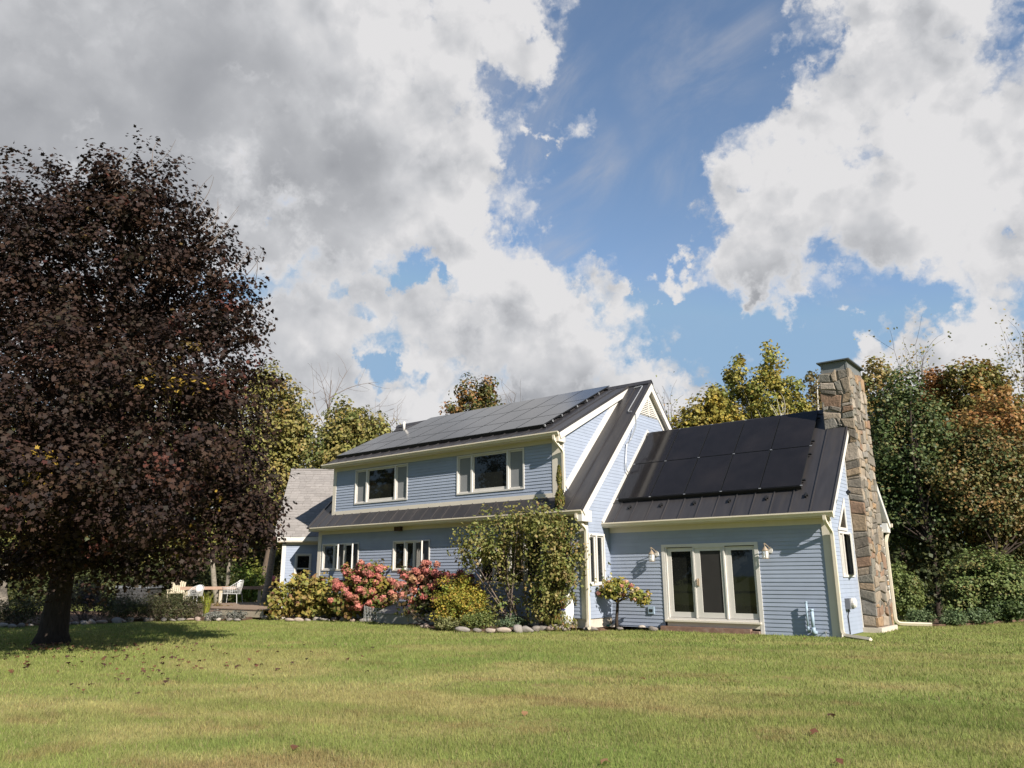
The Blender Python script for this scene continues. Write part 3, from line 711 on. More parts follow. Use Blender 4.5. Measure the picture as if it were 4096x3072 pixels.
# angled wing roof, one strip of shingles at a time
c45 = math.sqrt(.5)
def FWR(u, v, n=0.0):                  # v up the slope from the eave, n off the surface
    d = v*c45; return FW(u, 3.04+d+n*c45, .26-d+n*c45)
wr_mb = MB(); wr_mb.prism([FWR(-3.45, 0, -.05), FWR(1.6, 0, -.05), FWR(1.6, 4.42, -.05), FWR(-3.45, 4.42, -.05)], FWR(0, 0, .045)-FWR(0, 0, 0))
wr = obj('roof', wr_mb, BROWN, house)
v = 0.0; row = 0
while v < 4.38:
    u = -3.47-rnd.uniform(0, .25)
    while u < .3:
        w = rnd.uniform(.24, .42); a = max(u, -3.47); b = u+w
        if b > -3.4:
            t = rnd.uniform(.012, .022); v1 = min(v+.21, 4.42); mb = MB(); s_ = rnd.uniform(-.008, .008)
            mb.hexa([FWR(a+.003, v+s_, t), FWR(b-.003, v+s_, t), FWR(b-.003, v+s_, 0), FWR(a+.003, v+s_, 0), FWR(a+.003, v1, .006), FWR(b-.003, v1, .006), FWR(b-.003, v1, 0), FWR(a+.003, v1, 0)])
            obj('shingle', mb, SHINGLE, wr)
        u = b
    v += .17; row += 1
trim('ridge_cap', lambda m: m.prism([FWR(-3.48, 4.36, .03), FWR(-3.48, 4.46, .04), FWR(-3.48, 4.46, -.03), FWR(-3.48, 4.36, .0)], FWR(5, 0, 0)-FWR(0, 0, 0)), SHINGLE)
slope_back = MB(); slope_back.prism([FW(-3.45, 6.16, -2.88), FW(1.6, 6.16, -2.88), FW(1.6, 3.04, -6.0), FW(-3.45, 3.04, -6.0)], (0, 0, -.05)); obj('roof', slope_back, SHINGLE, house)
slope_board(frame(FW(-3.45, 0, 0), FW(0, 0, -1)-FW(0, 0, 0), Z3, FW(-1, 0, 0)-FW(0, 0, 0)), -.26, 3.02, 2.88, 6.14, .14, 0, .02, 'rake_board', WHITE)

# ------------------------------------------------------------------ windows and doors
def ring(mb, fr, u0, u1, v0, v1, w, n0, n1, wb=None):
    wb = wb or w
    mb.fbox(fr, u0, u0+w, v0, v1, n0, n1); mb.fbox(fr, u1-w, u1, v0, v1, n0, n1)
    mb.fbox(fr, u0+w, u1-w, v1-w, v1, n0, n1); mb.fbox(fr, u0+w, u1-w, v0, v0+wb, n0, n1)
def window(fr, u0, u1, v0, v1, units, cas=.05, opened=None, label=None):
    mb = MB(); ring(mb, fr, u0, u1, v0, v1, cas, -.085, .036)
    for a, b, k in units[1:]: mb.fbox(fr, a-.035, a+.035, v0+cas, v1-cas, -.085, .034)
    win = obj('window', mb, WHITE, house)
    for i, (a, b, kind) in enumerate(units):
        a2 = a+(.05 if i == 0 else .035); b2 = b-(.05 if i == len(units)-1 else .035)
        f = fr
        if opened and i in opened:      # a casement swung outwards about one side
            hinge, ang = opened[i]; hu = a2 if hinge == 'L' else b2
            O = fr(hu, 0, .03); U = fr(1, 0, 0)-fr(0, 0, 0); N = fr(0, 0, 1)-fr(0, 0, 0); c, s = math.cos(ang), math.sin(ang)
            f = frame(O, U*c+N*s if hinge == 'L' else U*c-N*s, Z3, N*c-U*s if hinge == 'L' else N*c+U*s)
            a3, b3 = (0, b2-a2) if hinge == 'L' else (-(b2-a2), 0)
            mb = MB(); mb.fbox(fr, a2, b2, v0+cas, v1-cas, -.08, -.07); obj('insect_screen', mb, SCREEN if kind != 'dark' else GLASS, win)
        else: a3, b3 = a2, b2
        mb = MB(); wv = .045; ring(mb, f, a3, b3, v0+cas, v1-cas, wv, -.06, -.012, .10 if kind == 'big' else None); obj('sash', mb, WHITE, win)
        mb = MB(); mb.fbox(f, a3+wv, b3-wv, v0+cas+wv, v1-cas-wv, -.048, -.036); obj('insect_screen' if kind == 'screen' else 'pane', mb, SCREEN if kind == 'screen' else GLASS, win)
    return win
window(FD, -16.70, -13.86, 4.10, 5.40, [(-16.70, -16.05, 'screen'), (-16.05, -14.51, 'big'), (-14.51, -13.86, 'screen')])
window(FD, -11.50, -8.64, 4.10, 5.41, [(-11.50, -10.84, 'screen'), (-10.84, -9.31, 'big'), (-9.31, -8.64, 'screen')])
window(FM, -18.40, -16.29, 1.70, 2.70, [(-18.40, -17.69, 'g'), (-17.69, -17.10, 'g'), (-17.10, -16.29, 'g')], opened={1: ('L', .5), 2: ('L', .35)})
window(FM, -14.47, -12.66, 1.66, 2.69, [(-14.47, -13.87, 'g'), (-13.87, -13.42, 'g'), (-13.42, -12.66, 'g')], opened={2: ('L', .45)})
window(FM, -10.46, -7.96, 1.20, 2.69, [(-10.46, -9.85, 'g'), (-9.85, -9.26, 'g'), (-9.26, -8.64, 'g'), (-8.64, -7.96, 'g')])
window(FMG, -1.20, -.33, 1.19, 2.67, [(-1.20, -.78, 'g'), (-.78, -.33, 'g')], .06)
window(FG, .66, 1.72, 1.40, 2.56, [(.66, 1.02, 'g'), (1.02, 1.72, 'g')], .06, opened={1: ('R', .35)})
window(FW, -2.60, -1.95, 1.2, 2.39, [(-2.60, -1.95, 'g')], .05)
mb = MB(); mb.fbox(FW, -2.55, -2.0, 1.78, 1.83, -.05, -.01); obj('meeting_rail', mb, WHITE, house)
# triangular transom over the gable casements
mb = MB()
tri_o = [FG(.64, 2.585, .02), FG(1.47, 2.585, .02), FG(1.47, 3.46, .02)]; tri_i = [FG(.80, 2.66, .02), FG(1.38, 2.66, .02), FG(1.38, 3.24, .02)]
for i in range(3):
    j = (i+1) % 3; mb.prism([tri_o[i], tri_o[j], tri_i[j], tri_i[i]], (.02, 0, 0))
tw = obj('window', mb, WHITE, house)
mb = MB(); mb.prism(tri_i, (.006, 0, 0)); obj('pane', mb, GLASS, tw)
# sliding patio door
mb = MB()
for a in ((-4.70, -4.60, .2, 2.32), (-1.97, -1.87, -.04, 2.32), (-4.60, -1.97, 2.24, 2.32)): mb.fbox(FA, *a, -.10, .035)
mb.fbox(FA, -4.60, -1.97, .27, .33, -.09, .02)
door = obj('patio_door', mb, WHITE, house)
def leaf(u0, u1, g0, g1, n, mat, nm):
    mb = MB(); mb.fbox(FA, u0, g0, .34, 2.22, n-.045, n); mb.fbox(FA, g1, u1, .34, 2.22, n-.045, n); mb.fbox(FA, g0, g1, .34, .48, n-.045, n); mb.fbox(FA, g0, g1, 2.12, 2.22, n-.045, n)
    obj('door_panel', mb, WHITE, door); mb = MB(); mb.fbox(FA, g0, g1, .48, 2.12, n-.03, n-.018); obj(nm, mb, mat, door)
leaf(-4.54, -3.73, -4.43, -3.83, -.03, GLASS, 'pane'); leaf(-2.82, -1.97, -2.65, -2.05, -.03, GLASS, 'pane')
DSCREEN = material('dark insect screen', (.028, .026, .025), .7, .1, 3.0, .2)
leaf(-3.70, -2.86, -3.54, -2.94, .005, DSCREEN, 'insect_screen')
mb = MB(); mb.fbox(FA, -4.59, -4.55, .33, 2.24, -.05, .02); mb.fbox(FA, -3.745, -3.705, .33, 2.24, -.05, .03); mb.fbox(FA, -2.855, -2.815, .33, 2.24, -.05, .03); mb.fbox(FA, -3.70, -2.86, 2.20, 2.24, -.05, .03); obj('jamb', mb, WHITE, door)
mb = MB(); mb.fbox(FA, -3.66, -3.60, 1.18, 1.38, .006, .035); mb.tube([FA(-3.645, 1.2, .035), FA(-3.645, 1.22, .06), FA(-3.645, 1.34, .06), FA(-3.645, 1.36, .035)], .012, 6); obj('handle', mb, BRONZE, door)
trim('door_sill', lambda m: (m.fbox(FA, -4.66, -1.93, .225, .27, -.08, .11), m.fbox(FA, -4.62, -1.97, .10, .225, -.08, .03)), CREAM)
trim('step_board', lambda m: (m.fbox(FA, -4.78, -2.2, -.04, .098, -.05, .16), m.fbox(FA, -2.19, -1.98, -.06, .05, -.05, .13)), REDWOOD)
# brown bracket on the tall block's eave
trim('bracket', lambda m: m.box(-14.30, -14.0, YM-.16, YM-.03, 3.02, 3.17), BROWN)
# plumbing vent on the dormer roof
v0 = np.array((-17.35, 1.72, dorm_z(1.72))); mb = MB(); mb.tube([v0, v0+(0, 0, .42)], .055, 10); obj('vent_pipe', mb, WHITE, house, True)

# ------------------------------------------------------------------ chimney
chim = trim('chimney', lambda m: m.box(-.40, .365, 2.065, 3.62, -.1, 7.10), MORTAR)
def stones(fr, u0, u1, v0, v1, seed, skip=None):
    r = random.Random(seed)
    def put(a, b, c, d):
        if skip and skip((a+b)/2, (c+d)/2): return
        g = r.uniform(.002, .011); n = r.uniform(.028, .060)
        a += g; b -= g; c += g; d -= g
        if b-a < .02 or d-c < .02: return
        j = lambda: r.uniform(-.034, .034); ch = min(.022, (b-a)*.2, (d-c)*.2)
        P = [(a+abs(j()), c+j()*.6), (b-abs(j()), c+j()*.6), (b-abs(j()), d+j()*.6), (a+abs(j()), d+j()*.6)]
        if a < u0+.03: P[0] = (a, P[0][1]); P[3] = (a, P[3][1])
        if b > u1-.03: P[1] = (b, P[1][1]); P[2] = (b, P[2][1])
        wz = lambda x: min(1, (x-u0)/.12, (u1-x)/.12)
        P = [(x+.045*wz(x)*math.sin(y*5.3+x*3.1+seed), y+.050*math.sin(x*6.1+y*2.3+seed*1.7)+.025*math.sin(x*13+y*7)) for x, y in P]
        I = [(x+(ch if i in (0, 3) else -ch), y+(ch if i in (0, 1) else -ch)) for i, (x, y) in enumerate(P)]
        mb = MB(); lv = [fr(x, y, -.03) for x, y in P]+[fr(x, y, n-.018) for x, y in P]+[fr(x, y, n+r.uniform(-.010, .010)) for x, y in I]
        fs = [(8, 9, 10, 11)]
        for k in range(4): fs += [(k, (k+1) % 4, (k+1) % 4+4, k+4), (k+4, (k+1) % 4+4, (k+1) % 4+8, k+8)]
        mb.add(lv, fs); obj('stone', mb, STONE, chim)
    def split(a, b, c, d):
        w, h = b-a, d-c
        if h > .50 or (h > .30 and r.random() < .55 and h > w*.5) or h > w*1.7:
            t = r.uniform(.28, .72)*h; split(a, b, c, c+t); split(a, b, c+t, d)
        elif w > .72 or (w > .42 and r.random() < .7) or w > h*4.5:
            t = r.uniform(.28, .72)*w; split(a, a+t, c, d); split(a+t, b, c, d)
        else: put(a, b, c, d)
    v = v0
    while v < v1-.01:
        h = min(r.uniform(.35, .95), v1-v)
        if v1-v-h < .25: h = v1-v
        split(u0, u1, v, v+h); v += h
stones(frame((0, 2.065, 0), (1, 0, 0), Z3, (0, -1, 0)), -.43, .40, 5.0, 7.12, 5)
stones(frame((0, 2.065, 0), (1, 0, 0), Z3, (0, -1, 0)), .02, .40, .12, 5.0, 15)
stones(frame((.365, 0, 0), (0, 1, 0), Z3, (1, 0, 0)), 2.03, 3.65, .12, 7.12, 9)
stones(frame((-.40, 0, 0), (0, -1, 0), Z3, (-1, 0, 0)), -3.65, -2.03, 5.8, 7.12, 19)
trim('chimney_footing', lambda m: m.box(.0, .47, 1.97, 3.72, -.15, .11), CONC)
mb = MB(); mb.hexa([(-.36, 2.10, 7.10), (.34, 2.10, 7.10), (.34, 3.58, 7.10), (-.36, 3.58, 7.10), (-.36, 2.10, 7.40), (.34, 2.10, 7.40), (.34, 3.58, 7.40), (-.36, 3.58, 7.40)])
for x, y in ((-.372, 2.088), (.308, 2.088), (.308, 3.548)): mb.box(x, x+.044, y, y+.044, 7.10, 7.40)
obj('chimney_flue_cover', mb, GREYMET, chim)
mb = MB(); mb.box(-.46, .44, 2.0, 3.68, 7.40, 7.435); obj('chimney_cap', mb, DARKMET, chim)
mb = MB(); mb.box(-.50, .0, 1.99, 2.03, 5.30, 5.36); obj('flashing', mb, METAL, chim)

# ------------------------------------------------------------------ solar arrays
def solar(fr, cells, name, label, rails, glass=None):
    o = fr((cells[0][0]+cells[-1][1])/2, 0, 0); arr = thing(name, label, 'solar array', o)
    for a, b, c, d in cells:
        mb = MB(); g = .013; mb.fbox(fr, a+g, b-g, c+g, d-g, .0, .035); p = obj('solar_panel', mb, PFRAME, arr)
        mb = MB(); mb.fbox(fr, a+g+.011, b-g-.011, c+g+.011, d-g-.011, .0352, .0364); obj('panel_glass', mb, glass or PANEL, p)
    for a, b, v in rails:
        mb = MB(); mb.fbox(fr, a, b, v-.02, v+.02, -.05, -.002); obj('rail', mb, PFRAME, arr)
    return arr
fp, lp = slope_frame(-1.12, 6.07, .5)
rows = [(0.0, 1.05), (1.05, 2.55), (2.55, 4.14)]
cells = []
for r_, (ya, yb) in enumerate(rows):
    for k in range(9 if r_ < 2 else 8): cells.append((-8.0-1.13*(k+1), -8.0-1.13*k, ya*lp, yb*lp))
arr1 = solar(fp, cells, 'solar_array', 'three-row black solar array reflecting clouds on the upper dormer roof', [(-18.1, -7.9, y*lp) for y in (.25, .8, 1.35, 2.25, 2.85)]+[(-17.0, -7.9, 3.8*lp)])
for v in (.02, .45, .98, 1.9, 2.5, 3.3, 4.0):
    mb = MB(); mb.fbox(fp, -8.0, -7.965, v*lp-.03, v*lp+.03, -.07, .02); obj('clamp', mb, SILVER, arr1)
    mb = MB(); mb.fbox(fp, -8.02, -7.95, v*lp-.04, v*lp+.04, -.16, -.05); obj('foot', mb, PFRAME, arr1)
mb = MB(); mb.fbox(fp, -18.16, -8.0, -.012, -.002, -.13, .03); obj('array_skirt', mb, BLACKP, arr1)
fp2, lp2 = slope_frame(.2, 3.71, ARS)
cells = [(-.66-1.112*(k+1), -.66-1.112*k, y*lp2, (y+1.15)*lp2) for y in (0, 1.15) for k in range(5)]
arr2 = solar(fp2, cells, 'solar_array', 'two-row black solar array on the low roof beside the stone chimney', [(-6.2, -.6, y*lp2) for y in (.2, .95, 1.35, 2.1)], PANELLOW)
mb = MB(); mb.fbox(fp2, -6.2, -.67, -.012, -.002, -.09, .03); obj('array_skirt', mb, BLACKP, arr2)
for k in range(6):
    for y in (0, 1.15, 2.29):
        mb = MB(); u = -.66-1.112*k; mb.fbox(fp2, u-.02, u+.04, y*lp2-.012, y*lp2+.012, .03, .042); obj('clamp', mb, SILVER, arr2)

# conduit running off the ridge and down the gable
cz = lambda y: roof_z(y)+.05
mb = MB(); xg = XW+.08
mb.tube(curve([(XW-.35, RY-.25, cz(RY-.25)+.02), (XW-.02, RY-.20, cz(RY-.2)+.02), (XW-.05, .98+.55, cz(1.53)+.02), (XW+.12, 1.50, cz(1.5)+.03)]), .018, 6)
mb.tube(curve([(XW+.23, 1.55, cz(1.5)-.05), (XW+.23, 1.55, cz(1.5)-.45), (xg, 1.40, 5.75), (xg, 1.15, 5.60), (xg, 1.02, 4.9), (xg, 1.05, 4.72), (xg+.1, 1.22, 4.55), (xg+.3, 1.30, 4.62)]), .018, 6)
tag(obj('conduit', mb, SILVER), 'thin grey electrical conduit from the main ridge down the gable to the lower array', 'conduit')

# ------------------------------------------------------------------ wall fittings
def lamp(x, z, label):
    t = thing('wall_lamp', label, 'wall lamp', (x, -.02, z), 'glass lanterns either side of the patio door')
    mb = MB(); mb.lathe((0, 0, 0), [(.055, 0), (.07, .01), (.06, .03)], 12)
    mb.v = [(x+.08+v[0]*.9, -.012-v[2], z+.02+v[1]*1.35) for v in mb.v]; obj('back_plate', mb, WHITE, t)
    c = (x, -.19, z-.20)
    mb = MB(); mb.tube(curve([(x+.08, -.04, z+.05), (x+.04, -.16, z+.14), (x-.01, -.22, z+.20), (x, -.19, z+.08)]), .011, 6); obj('arm', mb, BRONZE, t)
    mb = MB(); mb.lathe(c, [(.085, .19), (.095, .20), (.06, .25), (.03, .29), (.015, .31)], 12); obj('lamp_hood', mb, BRONZE, t)
    mb = MB(); mb.lathe(c, [(.050, .0), (.07, .02), (.078, .10), (.078, .19)], 12); obj('glass_shade', mb, LAMPGLASS, t, True)
    mb = MB(); mb.lathe(c, [(.018, .05), (.024, .10), (.012, .17)], 8); obj('bulb', mb, WHITE, t)
    for k in range(4):
        a = k*math.pi/2+.4; mb = MB(); mb.tube([(c[0]+.085*math.cos(a), c[1]+.085*math.sin(a), c[2]+.2), (c[0]+.08*math.cos(a), c[1]+.08*math.sin(a), c[2]+.0)], .006, 5); obj('cage_bar', mb, BRONZE, t)
    mb = MB(); mb.lathe(c, [(.075, -.01), (.082, .0), (.06, .012)], 12); obj('lamp_base', mb, BRONZE, t)
lamp(-4.93, 2.06, 'glass wall lantern left of the patio door, beside the inner corner')
lamp(-1.62, 2.08, 'glass wall lantern right of the patio door, nearest the chimney end')
t = thing('outlet_box', 'grey outdoor outlet box low on the wall left of the patio door', 'outlet', (-5.11, 0, .41))
mb = MB(); mb.fbox(FA, -5.21, -5.02, .41, .61, -.02, .05); obj('cover', mb, PVC, t)
for i in range(3):
    mb = MB(); mb.fbox(FA, -5.165+i*.04, -5.14+i*.04, .46, .54, .05, .06); obj('switch', mb, BLACKP, t)
t = thing('vent_pipes', 'pale blue plastic vent pipe, taller thin one on the right-hand front wall', 'vent pipe', (-.72, 0, .1))
mb = MB(); mb.tube([(-.72, -.13, .80), (-.72, -.13, .2)], .028, 8); obj('pipe', mb, PVC, t, True)
mb = MB(); mb.tube(curve([(-.72, -.13, .22), (-.72, -.13, .13), (-.72, .02, .11)]), .035, 8); mb.tube([(-.72, -.13, .78), (-.72, -.13, .815)], .033, 8); obj('elbow', mb, PVC, t, True)
t = thing('vent_pipes', 'pale blue plastic vent pipe, shorter thick one next to the corner board', 'vent pipe', (-.59, 0, .1))
mb = MB(); mb.tube([(-.60, -.13, .62), (-.60, -.13, .17)], .043, 8); obj('pipe', mb, PVC, t, True)
mb = MB(); mb.tube(curve([(-.60, -.13, .2), (-.60, -.13, .08), (-.58, .02, .07)]), .05, 8); mb.tube([(-.60, -.13, .59), (-.60, -.13, .64)], .05, 8); obj('elbow', mb, PVC, t, True)
mb = MB(); mb.tube([(-.33, -.02, .12), (-.33, -.10, .10), (-.30, -.10, -.02)], .012, 6); mb.tube([(-.37, -.10, .11), (-.29, -.10, .10)], .01, 6)
tag(obj('tap', mb, SILVER), 'small garden tap low on the wall near the front corner', 'tap')
t = thing('meter_box', 'grey electric meter with a cable below it on the chimney-end wall', 'meter', (.05, .75, .6))
mb = MB(); mb.fbox(FG, .58, .95, .62, .88, .01, .13); obj('box', mb, GREYBOX, t)
mb = MB(); mb.lathe((0, 0, 0), [(.13, 0), (.13, .06), (.10, .09)], 14); mb.v = [(.13+v[2], .80+v[0], .77+v[1]*.95) for v in mb.v]; obj('dial_cover', mb, WHITE, t)
mb = MB(); mb.tube([(.07, .66, .63), (.03, .66, .45), (.03, .70, .02)], .014, 6); obj('cable', mb, BLACKP, t)

# ------------------------------------------------------------------ small things round the house
t = thing('cellar_bulkhead', 'grey sloping cellar bulkhead half hidden behind the pink hydrangeas', 'bulkhead', (-12.8, -2.0, 0))
mb = MB(); mb.prism([(-13.9, -1.38, 0), (-13.9, -1.38, .62), (-13.9, -1.6, .62), (-13.9, -2.5, .28), (-13.9, -2.5, 0)], (2.6, 0, 0)); obj('side_wall', mb, GREYPAINT, t)
for x in (-13.92, -12.6):
    mb = MB(); mb.prism([(x, -1.58, .64), (x, -2.52, .29), (x, -2.52, .32), (x, -1.58, .67)], (1.28, 0, 0)); obj('door_leaf', mb, GREYPAINT, t)
t = thing('wire_rack', 'white wire rack standing on the bulkhead under the hydrangea', 'rack', (-13.9, -2.75, 0))
mb = MB()
for i in range(12): mb.tube([(-14.3+i*.075, -2.7, .05), (-14.3+i*.075, -2.7, .55-.012*i)], .006, 4)
for k in range(5): mb.tube([(-14.3, -2.7, .10+k*.10), (-13.48, -2.7, .10+k*.09)], .006, 4)
obj('grid', mb, WIRE, t)
# white sack by the corner
c = np.array((-7.02, -1.62, 0))
t = thing('sack', 'white bag with a red and blue print leaning at the house corner', 'bag', c)
mb = MB(); mb.lathe((0, 0, 0), [(.17, .0), (.24, .06), (.25, .3), (.23, .55), (.20, .72), (.10, .84), (.13, .92)], 14); mb.v = [(c[0]+v[0]*1.05+v[2]*.10, c[1]+v[1]*.55+.03*math.sin(v[2]*19+v[0]*14), .12+v[2]) for v in mb.v]; obj('bag', mb, SACK, t, True)
mb = MB(); mb.fbox(frame((c[0]+.06, c[1]-.15, .6), (1, 0, 0), Z3, (0, -1, 0)), -.09, .05, -.02, .10, .0, .012); obj('red_print', mb, SACKRED, t)
mb = MB(); mb.fbox(frame((c[0]+.06, c[1]-.15, .6), (1, 0, 0), Z3, (0, -1, 0)), -.15, .08, -.07, -.03, .0, .012); obj('blue_print', mb, SACKBLUE, t)
# hose lying by the inner corner
mb = MB(); h0 = G(2378, 2508)
for k in range(3): mb.tube([h0+np.array((i*.09, .10*math.sin(i*.7+k)+k*.05, .03+.02*k)) for i in range(9)], .016, 6)
tag(obj('hose', mb, HOSE), 'green garden hose lying at the inner corner of the walls', 'hose')
mb = MB(); b0 = G(2384, 2500); mb.tube([b0, b0+(.02, 0, .22), b0+(.10, 0, .40), b0+(.17, 0, .50), b0+(.30, 0, .43), b0+(.36, 0, .36), b0+(.38, 0, .1)], [.012]*7, 5)
tag(obj('bent_stem', mb, HOSE), 'bent green plant stake standing in the corner bed', 'stake')
mb = MB(); b0 = G(2440, 2495); mb.tube([b0, b0+(.0, 0, .30)], .012, 5); tag(obj('wooden_stake', mb, CREAMW), 'short pale wooden stake in the corner bed beside the small tree', 'stake')

# deck with its rail and furniture
DKZ = .31
deck = thing('deck', 'low brown wooden deck with a rail beyond the flower bed', 'deck', (-23, -2, 0))
for i in range(34):
    y = -2.95+i*.145; mb = MB(); mb.box(-28.6+i*.02, -19.62-(.0 if y < -.4 else (y+.4)*1.0)-.0, y, y+.138, DKZ-.035, DKZ); obj('deck_board', mb, DECKW, deck)
mb = MB(); mb.box(-22.5, -19.66, -2.93, -2.89, .02, DKZ-.036); obj('fascia_board', mb, CREAMW, deck)
mb = MB(); mb.box(-28.5, -22.5, -2.93, -2.89, .02, DKZ-.036); obj('fascia_board', mb, DECKW, deck)
ra, rb = np.array((-29.4, -.9, 0)), np.array((-26.0, 3.25, 0)); rd = unit(rb-ra); rn = np.array((rd[1], -rd[0], 0))
frl = frame(ra, rd, Z3, rn)
mb = MB(); mb.fbox(frl, 0, 5.35, .92, 1.06, -.03, .12); obj('rail', mb, RAILW, deck)
for u in (.3, 1.75, 3.5, 5.1):
    mb = MB(); mb.fbox(frl, u, u+.14, DKZ, .92, -.03, .05); obj('post', mb, CREAMW, deck)
def wire_chair(loc, ang, label, scale=1.0):
    t = thing('wire_chair', label, 'chair', loc, 'white wire chairs on the deck')
    c, s = math.cos(ang), math.sin(ang)
    def W(x, y, z): return np.array((loc[0]+(x*c-y*s)*scale, loc[1]+(x*s+y*c)*scale, loc[2]+z*scale))
    mb = MB()                           # x: forward, y: sideways
    def arm(th): return .60+.22*max(0, -math.cos(th))
    ths = np.linspace(-2.5, 2.5, 27)
    rim = [W(-.38*math.cos(th)*1.1, .36*math.sin(th), .62+.28*max(0, math.cos(th))) for th in ths]
    mb.tube(rim, .014, 5)
    for k, th in enumerate(ths): mb.tube([rim[k], W(-.33*math.cos(th), .31*math.sin(th), .36)], .007, 4)
    for h in (.2, .45, .7): mb.tube([rim[k]*(1-h)+W(-.33*math.cos(th), .31*math.sin(th), .36)*h for k, th in enumerate(ths)], .006, 4)
    obj('basket', mb, WIRE, t)
    mb = MB()
    for y in np.linspace(-.28, .28, 9): mb.tube([W(-.3, y, .37), W(.36, y, .39)], .006, 4)
    mb.tube([W(.36, -.3, .39), W(.36, .3, .39)], .012, 5); obj('seat', mb, WIRE, t)
    for x, y in ((.3, .28), (.3, -.28), (-.3, .26), (-.3, -.26)):
        mb = MB(); mb.tube([W(x, y, .37), W(x*1.15, y*1.1, 0)], .014, 5); obj('leg', mb, WIRE, t)
    mb = MB(); mb.lathe((0, 0, 0), [(.02, -.07), (.16, -.06), (.20, 0), (.16, .06), (.02, .07)], 14)
    mb.v = [tuple(W(-.28+v[2]-.18*(v[1]), v[0]*1.0, .72+v[1]*1.0)) for v in mb.v]; obj('cushion', mb, CLOTHW, t, True)
vc = G(925, 2413, DKZ)
wire_chair((vc[0], vc[1], DKZ), math.radians(215), 'white wire lounge chair with a white cushion, in clear view on the deck', 1.15)
vc2 = G(778, 2415, DKZ); wire_chair((vc2[0], vc2[1], DKZ), math.radians(300), 'white wire chair under the maple, partly hidden by its lowest leaves', .92)
vc3 = G(705, 2405, DKZ)
t = thing('slat_chair', 'cream slatted garden chair behind the flowers under the maple', 'chair', (vc3[0], vc3[1], DKZ))
fc = frame((vc3[0], vc3[1], DKZ), (.6, .8, 0), Z3, (.8, -.6, 0))
for i in range(7):
    mb = MB(); u = -.33+i*.095; mb.hexa([fc(u, .35, .0), fc(u+.08, .35, .0), fc(u+.08, .35, -.02), fc(u, .35, -.02), fc(u*1.1, 1.05-.25*abs(u+.04)*1.5, -.25), fc((u+.08)*1.1, 1.05-.25*abs(u+.04)*1.5, -.25), fc((u+.08)*1.1, 1.04-.25*abs(u+.04)*1.5, -.27), fc(u*1.1, 1.04-.25*abs(u+.04)*1.5, -.27)]); obj('back_slat', mb, CREAMW, t)
for i in range(5):
    mb = MB(); mb.fbox(fc, -.33, .33, .36+.01*i, .385+.01*i, .02+i*.11, .11+i*.11); obj('seat_slat', mb, CREAMW, t)
for u in (-.42, .36):
    mb = MB(); mb.fbox(fc, u, u+.11, .55, .58, -.15, .6); obj('arm', mb, CREAMW, t)
    for n in (-.1, .5):
        mb = MB(); mb.fbox(fc, u+.03, u+.08, 0, .55, n, n+.06); obj('leg', mb, CREAMW, t)
hc = G(525, 2418, .1)
t = thing('hot_tub', 'grey lidded hot tub standing in the shade behind the maple trunk', 'hot tub', (hc[0], hc[1], .1))
fh = frame((hc[0], hc[1], 0), tuple(RIGHT*np.array((1, 1, 0))), Z3, tuple(-FWD*np.array((1, 1, 0))))
mb = MB(); mb.fbox(fh, -.85, .85, .1, .92, -1.6, .0); obj('cabinet', mb, BOXSIDE, t)
for k in range(5):
    mb = MB(); mb.fbox(fh, -.85, .85, .14+k*.155, .28+k*.155, 0, .02); obj('side_panel', mb, BOXSIDE, t)
mb = MB(); mb.fbox(fh, -.92, -.01, .93, 1.07, -1.66, .06); mb.fbox(fh, .01, .92, .93, 1.07, -1.66, .06); obj('lid', mb, GREYBOX, t)
rc = D(1088, 2312, 37.5); mb = MB(); mb.add([rc+RIGHT*a+np.array((0, 0, b))+FWD*c for a, b, c in ((-.28, .17, 0), (-.20, .20, .1), (.32, -.08, .1), (.30, -.16, 0), (-.22, -.16, 0), (.02, -.02, -.06))], [(0, 1, 5), (1, 2, 5), (2, 3, 5), (3, 4, 5), (4, 0, 5)])
mb.v += [tuple(np.array(v)+FWD*.03) for v in mb.v[:6]]; mb.f += [tuple(i+6 for i in f[::-1]) for f in list(mb.f)]
tag(obj('hammock_cloth', mb, REDC), 'faded red hammock cloth hanging at the leaning pale trunk', 'hammock')

# ------------------------------------------------------------------ stones edging the beds
def cobble(name_seed, r=(.16, .12, .10)):
    rr = random.Random(name_seed); import bmesh
    bm = bmesh.new(); bmesh.ops.create_icosphere(bm, subdivisions=2, radius=1.0)
    ax = [Vector((rr.gauss(0, 1), rr.gauss(0, 1), rr.gauss(0, 1))).normalized() for _ in range(8)]; cut = [rr.uniform(.48, .85) for _ in ax]
    for v in bm.verts:
        p = v.co.copy()
        for a, c in zip(ax, cut):
            d = p.dot(a)
            if d > c: p -= a*(d-c)*.85
        v.co = Vector((p.x*r[0], p.y*r[1], p.z*r[2]))
    me = bpy.data.meshes.new('edging_stone'); bm.to_mesh(me); bm.free(); me.materials.append(COBBLE)
    me.polygons.foreach_set('use_smooth', [True]*len(me.polygons)); return me
COB = [cobble(i) for i in range(9)]
def stone_row(pts, label, group, sc=1.0, labels=None):
    for i, (px, py) in enumerate(pts):
        p = G(px, py); o = bpy.data.objects.new('edging_stone', COB[(i*5+len(pts)) % 9]); COL.objects.link(o)
        s = sc*rnd.uniform(.8, 1.2); s *= rnd.uniform(.75, 1.15); o.scale = (s*rnd.uniform(.85, 1.4), s, s*rnd.uniform(.7, 1.15)); o.location = (p[0], p[1], .0+.03*s); o.rotation_euler = (rnd.uniform(-.15, .15), rnd.uniform(-.15, .15), .62+rnd.uniform(-.3, .3))
        tag(o, (labels or {}).get(i, label), 'stone', group)
